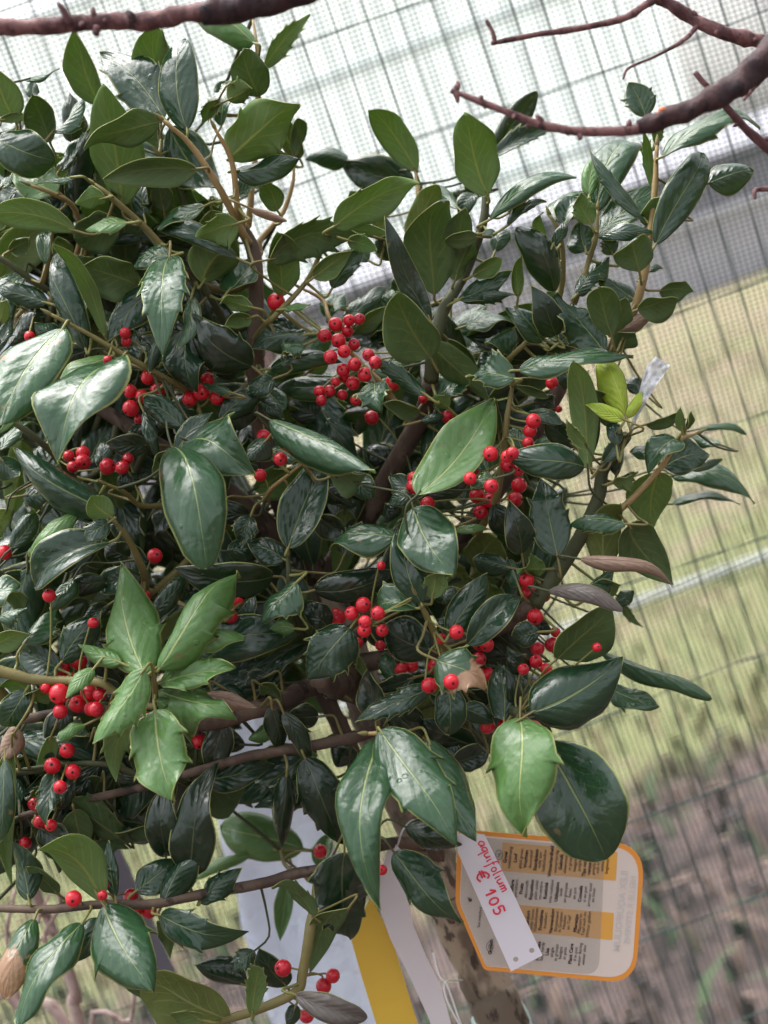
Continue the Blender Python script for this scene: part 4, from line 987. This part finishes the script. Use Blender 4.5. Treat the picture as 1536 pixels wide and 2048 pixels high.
# ---- price tag with red handwriting
TP = (.835, 1000, 1800, .03, .03)
tbp = plane_pt(1000, 1800, TP)
pt = thing('price_tag', 'white paper price tag with red handwriting hanging in front of the plant label', 'tag', tbp)
def circ(x, y, r, n_=14): return [(x + r * math.cos(a), y + r * math.sin(a)) for a in np.linspace(0, 2 * math.pi, n_, False)]
h1, h2 = lc(505, 1070), lc(628, 1002)
flat('tag_sheet', [[(911, 1673), (925, 1664), (969, 1669), (1028, 1790), (1085, 1911), (1022, 1943), (958, 1800), (916, 1706)], circ(*h1, 5.4), circ(*h2, 5.4)], TP, .00035, (paper,), pt, 0, tbp)
def ring_pts(n_=14, rx=.4, ry=.5, cx=.4, cy=.5, a0=1.2): return [(cx + rx * math.cos(a0 + 2 * math.pi * i / n_), cy + ry * math.sin(a0 + 2 * math.pi * i / n_)) for i in range(n_ + 1)]
GL = {'a': (1.05, [[(.85, .95), (.4, 1), (.02, .5), (.35, .02), (.8, .4), (.88, 1), (.95, .05)]]), 'q': (1.0, [[(.8, .95), (.35, 1), (.0, .55), (.3, .1), (.75, .5), (.82, 1), (.8, -.7), (.95, -.9)]]),
      'u': (1.0, [[(0, 1), (.02, .3), (.3, 0), (.7, .4), (.75, 1), (.8, .05)]]), 'i': (.5, [[(.1, 1), (.15, .05), (.3, .1)], [(.12, 1.5), (.16, 1.45)]]), 'f': (.75, [[(.7, 1.7), (.4, 1.9), (.22, 1.3), (.2, -.6), (.0, -.9)], [(-.05, .9), (.6, .95)]]),
      'o': (.9, [ring_pts(14, .35, .45)]), 'l': (.5, [[(.1, 1.9), (.12, .1), (.3, .05)]]), 'm': (1.3, [[(0, 1), (.05, 0), (.1, .7), (.35, 1), (.5, .7), (.5, 0), (.6, .75), (.85, 1), (1.0, .7), (1.0, 0)]]),
      '€': (1.4, [[(1.0, .85), (.7, 1.1), (.25, .9), (.05, .5), (.25, .1), (.6, 0), (1.0, .15)], [(-.15, .65), (.75, .68)], [(-.2, .42), (.7, .45)]]), '1': (.85, [[(.05, .55), (.45, 1.0), (.42, 0)]]), '0': (.95, [ring_pts(14, .36, .42, .4, .45)]),
      '5': (.9, [[(.85, .95), (.2, 1), (.15, .55), (.5, .62), (.8, .35), (.55, .02), (.05, .08)]])}
def hand(txt, O, xs, hs, rad):
    e1 = Vector((.44, .90)).normalized(); e2 = Vector((e1.y, -e1.x)); x = 0
    for ch in txt:
        if ch == ' ': x += .7; continue
        adv, st = GL[ch]; V, F = [], []
        for s_ in st:
            P = []
            for a, b_ in s_:
                q = Vector(O) + e1 * (x + a) * xs + e2 * b_ * hs; P.append(plane_pt(*lc(q.x, q.y), TP) - FW * .0001)
            P, r_ = smooth_line(P, [rad] * len(P), 4); v, f = tube_data(P, r_, 6); k = len(V); V += [w_ - tbp for w_ in v]; F += [tuple(k + i for i in z) for z in f]
        mesh_obj('handwritten_letter', V, F, red_ink, pt); x += adv + .18
hand('aquifolium', (212, 172), 43, 42, .00042)
hand('€ 105', (196, 420), 66, 84, .00062)
tag(tube('tag_tie', [plane_pt(920, 1680, TP), px(905, 1640, .842), px(900, 1600, .86), px(885, 1560, .9), px(850, 1590, dep(8))], [.0006] * 5, simple('tie_white', (.7, .7, .7), .4), sides=6), 'thin white tie running from the price tag up to the trunk', 'tie')

# ---- white strip and yellow strip
WP = (.885, 800, 1850, .10, -.05)
o = flat('strip_tag', [[(790, 1686), (804, 1703), (806, 1745), (816, 1800), (826, 1850), (852, 1912), (882, 1974), (900, 2040), (925, 2130), (885, 2135), (859, 2040), (820, 1955), (781, 1879), (753, 1801), (747, 1777), (764, 1735), (776, 1700)]], WP, .0005, (simple('strip_white', (.60, .55, .57), .4, .5, .06, 30),))
tag(o, 'blank white plastic strip tag hanging beside the trunk', 'tag')
YP = (.90, 770, 1900, -.08, .04)
o = flat('strip_tag', [[(703, 1882), (718, 1842), (737, 1802), (745, 1799), (784, 1879), (833, 2040), (862, 2130), (778, 2134), (750, 2040), (722, 1950)]], YP, .0005, (yellow,))
tag(o, 'plain yellow plastic strip tag beside the white strip', 'tag')
tag(tube('strip_tie', [px(795, 1692, .884), px(806, 1660, .875), px(826, 1640, .90), px(840, 1655, dep(8))], [.0006] * 4, simple('tie_clear', (.6, .6, .62), .3), sides=6), 'pale tie looping the white and yellow strips to the trunk', 'tie')
tag(tube('wire_tie', [px(866, 1905, .89), px(878, 1950, .885), px(893, 1968, .884), px(905, 2000, .885), px(917, 2036, .887), px(926, 2062, .89), px(908, 2030, .886), px(893, 1998, .884), px(888, 1972, .885), px(896, 1962, .886), px(925, 1960, .915)], [.0006] * 11, simple('wire_white', (.75, .75, .75), .35), sides=6), 'white wire loop twisted against the trunk beside the white strip', 'wire tie')
ax_ = (px(1000, 2040, dep(9)) - px(960, 1950, dep(9))).normalized(); c0 = px(1004, 2048, dep(9))
tag(tube('tape_band', [c0 - ax_ * .010, c0 - ax_ * .004, c0 + ax_ * .006, c0 + ax_ * .012], [.0182, .0192, .0190, .0183], simple('tape_teal', (.42, .58, .55), .45, .5, .3, 120), sides=20, sub=3, bump=.06), 'pale teal tape band wound round the holly trunk', 'tape')

# ------------------------------------------------------------------ dead stub beside the trunk, sawn branch
wood('branch_stub', pl([(745, 1590, 8), (715, 1530, 6.5), (688, 1470, 6), (655, 1405, 6), (632, 1350, 6)]), [.006, .0062, .006, .0058, .0054], M['limb'], .2, 12)
wood('branch_stub', pl([(700, 1345, 8), (672, 1372, 4), (648, 1362, 1), (636, 1362, 0)]), [.009, .0075, .0065, .0055], M['limb'], .3, 12)

# ------------------------------------------------------------------ bare fruit tree reaching in overhead
btb = px(2150, 1500, .80); btb = Vector((btb.x, btb.y, -.03))
bt = thing('bare_fruit_tree', 'bare fruit tree with reddish brown twigs reaching across the top', 'tree', btb)
def bw(name, lst, rad, mat, sides=10, bump=.34, parent=None, sub=6):
    thin = .76 if name in ('branch', 'twig') else 1
    jt = random.Random(len(lst) * 31 + int(rad[-1] * 1e5)); jw = 5 if thin < 1 else 0
    P, r = smooth_line([p if isinstance(p, Vector) else px(p[0] + jt.uniform(-jw, jw), p[1] + jt.uniform(-jw, jw), p[2]) for p in lst], [q * thin for q in rad], sub)
    if name in ('branch', 'twig'): r = [q * (1 + .22 * max(0, noise.noise(Vector((i * .55, len(P), 3)))) * 2) for i, q in enumerate(r)]
    V, F = tube_data(P, r, sides, bump, len(P))
    o = mesh_obj(name, [v - btb for v in V], F, M[mat], parent or bt)
    if name in ('branch', 'twig'):                        # knots and buds along the wood
        rk = random.Random(len(P) * 7 + int(rad[0] * 1e5)); i = 2
        while i < len(P) - 1:
            if 'branch' == name or rk.random() < .8:
                t = (P[i + 1] - P[i - 1]).normalized(); q = t.orthogonal().normalized(); q = (Matrix.Rotation(rk.uniform(0, 6.28), 3, t) @ q + t * rk.uniform(-.2, .9)).normalized()
                k_r = min(.0016, r[i] * .55); c = P[i] + q * r[i] * .7; L_ = rk.uniform(.0015, .0042)
                kv, kf = tube_data([c, c + q * L_ * .6, c + q * L_], [k_r * 1.3, k_r, k_r * .3], 6, .3, i)
                if parent is None: mesh_obj('bud', [v - btb for v in kv], kf, M[mat], o)
            i += rk.randint(3, 7)
    return o
k_ = mpp(.70)
tops = px(1950, -150, .84)
bw('trunk', [btb, btb.lerp(tops, .5) + Vector((.02, 0, 0)), tops, tops + Vector((-.02, .02, .25))], [.034, .028, .021, .012], 'plum', 14)
bL = bw('branch', [tops, (1500, -330, .80), (1050, -230, .75), (800, -90, .71), (640, -22, .69), (520, 6, .69), (400, 26, .69), (300, 38, .69), (200, 45, .69), (100, 50, .69), (0, 52, .69), (-150, 60, .69), (-320, 95, .70)], [.012, .0085, .0075, .0066, .006, .0058, .0057, .0055, .0052, .0051, .0051, .005, .004], 'plum', 12)
bw('loose_bark', [(660, -32, .689), (600, -14, .688), (520, 6, .687), (450, 20, .687), (402, 27, .687)], [.0066, .0070, .0070, .0068, .0056], 'plumdark', 12, .35, bL)
for q in ([(140, 50, .687), (128, 22, .685), (116, 6, .684)], [(190, 45, .69), (187, 30, .688), (186, 14, .688)], [(195, 55, .687), (192, 66, .686), (198, 71, .686)]):
    bw('spur', q, [.0022, .0017, .0008], 'plum', 7, .1, bL, 3)
bw('bark_scar', [(253, 22, .683), (263, 32, .6825), (270, 46, .683)], [.0012, .0022, .0012], 'plumdark', 7, .1, bL, 3)
b1 = bw('branch', [tops, (1760, 130, .80), (1620, 108, .78), (1536, 86, .77), (1456, 64, .76), (1388, 36, .76), (1330, 4, .76), (1270, -28, .76), (1180, -90, .78)], [.012, .0075, .0062, .0055, .0048, .0046, .0044, .004, .003], 'plum')
bw('twig', [(1320, 0, .76), (1290, 12, .755), (1250, 32, .75), (1200, 50, .75), (1130, 64, .745), (1060, 76, .74), (985, 82, .735)], [.003, .0026, .0024, .0022, .0021, .0019, .0016], 'plum', 8, .2, b1)
bw('twig', [(992, 82, .735), (982, 66, .735), (972, 44, .735)], [.0017, .0014, .0012], 'plum', 7, .2, b1)
bw('twig', [(1395, 44, .76), (1376, 72, .755), (1354, 92, .75), (1307, 118, .75), (1253, 140, .75), (1243, 158, .75)], [.002, .0016, .0014, .0011, .001, .0008], 'plum', 7, .2, b1)
b4 = bw('branch', [tops, (1820, -60, .77), (1680, -20, .74), (1600, 52, .72), (1536, 112, .71), (1439, 190, .70), (1321, 240, .70), (1253, 257, .70), (1158, 267, .70), (1084, 244, .70), (1016, 226, .70), (950, 201, .70), (902, 178, .70)], [.013, .009, .0072, .0066, .0062, .0052, .0042, .0034, .0030, .0026, .0024, .0021, .0016], 'plum', 12, .25)
bw('loose_bark', [(1620, 34, .719), (1540, 110, .707), (1480, 160, .700), (1439, 191, .697), (1380, 219, .697), (1321, 241, .698), (1275, 252, .699)], [.0070, .0074, .0068, .0060, .0054, .0048, .0034], 'plumdark', 12, .5, b4)
for q in ([(908, 180, .70), (914, 192, .699), (916, 206, .699)], [(912, 178, .70), (916, 170, .70), (914, 162, .70)], [(960, 205, .70), (962, 196, .699), (966, 193, .699)], [(1085, 243, .70), (1078, 236, .699), (1072, 230, .699)], [(1158, 268, .70), (1160, 276, .699), (1156, 280, .699)], [(1080, 246, .70), (1086, 254, .70), (1084, 260, .70)]):
    bw('bud', q, [.0017, .0015, .0007], 'plum', 7, .2, b4, 3)
res = simple('resin_orange', (.62, .13, .02), .25, .5, .3, 200)
for X, Y, r_ in ((1325, 219, .0019), (1317, 226, .0013)):
    c = px(X, Y, .6945); V, F = tube_data([c - RT * r_, c - RT * r_ * .6, c, c + RT * r_ * .6, c + RT * r_], [r_ * .2, r_ * .5, r_ * .8, r_ * .5, r_ * .2], 9, .9, X)
    mesh_obj('resin_drop', [v - btb for v in V], F, res, b4)
b5 = bw('branch', [tops, (1900, 480, .79), (1700, 430, .77), (1600, 352, .76), (1536, 292, .75), (1490, 250, .745), (1439, 200, .74), (1410, 168, .735), (1390, 142, .735)], [.011, .006, .0045, .0036, .0034, .0028, .0023, .0021, .0018], 'plum', 9, .2)
bw('twig', [(1600, 90, .74), (1536, 152, .735), (1510, 178, .73), (1483, 200, .73)], [.002, .0015, .0013, .001], 'plum', 7, .2, b4)
bw('twig', [(1620, 370, .765), (1560, 378, .76), (1516, 380, .755), (1506, 398, .755)], [.002, .0018, .0016, .001], 'plum', 7, .3, b5)

# ------------------------------------------------------------------ pale fleece strips hung on the fence
fl_m = NB('fleece_pale_blue'); _pp = fl_m.pos()
fl_m.bsdf(fl_m.mix(fl_m.noise(14, 4, _pp), (.72, .79, .92), (.85, .88, .94)), .6, .3, fl_m.bump(fl_m.noise(26, 5, _pp, dist=1.2), .8, .012), trans=.3)
def fleece(ctr, halfw, seed, label):
    P, hw = smooth_line([px(*c) for c in ctr], halfw, 6); V, F = [], []; nx = 13
    for i, p in enumerate(P):
        for s_ in (0, 1):
            for j in range(nx):
                u = j / (nx - 1) * 2 - 1
                q = p + R0 * u * hw[i] * (1 + .12 * noise.noise(Vector((i * .25, seed, s_ * 0)))) + Vector((0, 1, 0)) * (.012 * noise.noise(Vector((u * 1.8, i * .16, seed))) + .005 * noise.noise(Vector((u * 5, i * .5, seed + 3))) + s_ * .0012)
                V.append(q)
    n_ = len(P)
    for i in range(n_ - 1):
        for j in range(nx - 1):
            a = i * 2 * nx + j; F.append((a, a + 1, a + 1 + 2 * nx, a + 2 * nx)); b_ = a + nx; F.append((b_, b_ + 2 * nx, b_ + 1 + 2 * nx, b_ + 1))
        for j in (0, nx - 1):
            a = i * 2 * nx + j; F.append((a, a + 2 * nx, a + 3 * nx, a + nx))
    return tag(mesh_obj('fleece_strip', V, F, fl_m.m), label, 'fleece')
fleece([(440, 1270, 1.09), (470, 1400, 1.09), (500, 1520, 1.10), (545, 1650, 1.11), (590, 1800, 1.12), (640, 1950, 1.13), (690, 2120, 1.14), (800, 2500, 1.18)], [.030, .033, .036, .041, .046, .048, .048, .048], 2, 'wide pale blue fleece strip hanging behind the yellow tag')
fleece([(-30, 420, 1.06), (20, 560, 1.06), (60, 700, 1.06), (90, 830, 1.06), (110, 950, 1.07)], [.020, .024, .026, .024, .018], 9, 'short pale blue fleece strip hanging behind the upper holly leaves')

# ------------------------------------------------------------------ grey stake, bare shrub stems
s0, s1 = px(130, 1510, 1.06), px(262, 1805, 1.07); dn = (s1 - s0).normalized()
V, F = [], []
sb = s1 + dn * ((s1.z + .03) / -dn.z)
for p in (s0, sb):
    for a, b_ in ((-1, -1), (1, -1), (1, 1), (-1, 1)): V.append(p + R0 * a * .0088 + Vector((0, 1, 0)) * b_ * .003)
F = [(0, 1, 2, 3), (7, 6, 5, 4)] + [(i, i + 4, (i + 1) % 4 + 4, (i + 1) % 4) for i in range(4)]
tag(mesh_obj('support_stake', V, F, simple('stake_grey', (.115, .108, .135), .6, .4, .15, 40), smooth=False), 'flat dark grey stake standing behind the lower holly leaves', 'stake')
shb = px(190, 2400, 1.09); shb = Vector((shb.x, shb.y, -.03))
shrub = thing('bare_shrub', 'leafless shrub with pale pinkish stems behind the lowest holly branch', 'shrub', shb)
stm = bark('shrub_stem', (.34, .24, .215), (.44, .33, .30), (.16, .10, .09), 2, .3)
for lst, r0_, r1_ in (([(230, 2250, 1.09), (150, 1985, 1.07), (105, 1860, 1.06), (62, 1765, 1.05), (30, 1690, 1.05)], 5.5, 3), ([(150, 1985, 1.07), (90, 1880, 1.06), (120, 1810, 1.05), (98, 1755, 1.05)], 1.8, 1.2),
                      ([(230, 2250, 1.09), (40, 2010, 1.08), (0, 1985, 1.08), (-60, 1930, 1.08)], 5, 4), ([(105, 1860, 1.06), (60, 1890, 1.06), (85, 1820, 1.05), (100, 1788, 1.05)], 1.6, 1.0), ([(230, 2250, 1.09), (262, 2040, 1.07), (268, 1960, 1.06), (252, 1850, 1.06), (200, 1740, 1.05), (180, 1690, 1.05)], 2.4, 1.2),
                      ([(40, 2010, 1.08), (14, 1880, 1.07), (24, 1810, 1.06), (30, 1780, 1.06)], 2, 1.3), ([(62, 1765, 1.05), (52, 1600, 1.05), (70, 1460, 1.05)], 1.6, 1)):
    pts = [px(*p) for p in lst]
    if lst[0][1] > 2200: pts = [shb] + pts
    n_ = len(pts); P, r_ = smooth_line(pts, [(r0_ + (r1_ - r0_) * i / (n_ - 1)) / 1000 for i in range(n_)], 5); V, F = tube_data(P, r_, 8, .2, n_)
    mesh_obj('stem', [v - shb for v in V], F, stm, shrub)

# ------------------------------------------------------------------ torn clear film caught on the young shoot
cf = NB('torn_clear_film'); _t = cf.n('ShaderNodeBsdfTransparent'); _p = cf.n('ShaderNodeBsdfPrincipled'); _p.inputs['Base Color'].default_value = (.8, .82, .85, 1); _p.inputs['Roughness'].default_value = .2
_mx = cf.n('ShaderNodeMixShader'); cf.l(cf.ramp(cf.noise(130, 4, cf.pos()), .16, .6), _mx.inputs[0]); cf.l(_t.outputs[0], _mx.inputs[1]); cf.l(_p.outputs[0], _mx.inputs[2]); cf.l(_mx.outputs[0], cf.o.inputs[0])
ctr = [(725, 1060), (755, 985), (790, 890), (830, 790), (870, 715), (915, 655)]; hw_ = [7, 14, 28, 44, 58, 50]
V, F = [], []; nx = 8; P, h_ = smooth_line([Vector((*sec('F', *c), 0)) for c in ctr], hw_, 4)
for i, p in enumerate(P):
    for s_ in (0, 1):
        for j in range(nx):
            u = j / (nx - 1) * 2 - 1
            V.append(px(p.x + u * h_[i] * SC * .85, p.y + u * h_[i] * SC * .5, dep(-3.2) + .006 * noise.noise(Vector((u * 2, i * .45, 3))) + .003 * noise.noise(Vector((u * 6, i * 1.2, 8))) + s_ * .0004))
for i in range(len(P) - 1):
    for j in range(nx - 1):
        a = i * 2 * nx + j; F.append((a, a + 1, a + 1 + 2 * nx, a + 2 * nx)); b_ = a + nx; F.append((b_, b_ + 2 * nx, b_ + 1 + 2 * nx, b_ + 1))
tag(mesh_obj('film_scrap', V, F, cf.m), 'torn scrap of clear white film caught beside the yellow green shoot', 'film')
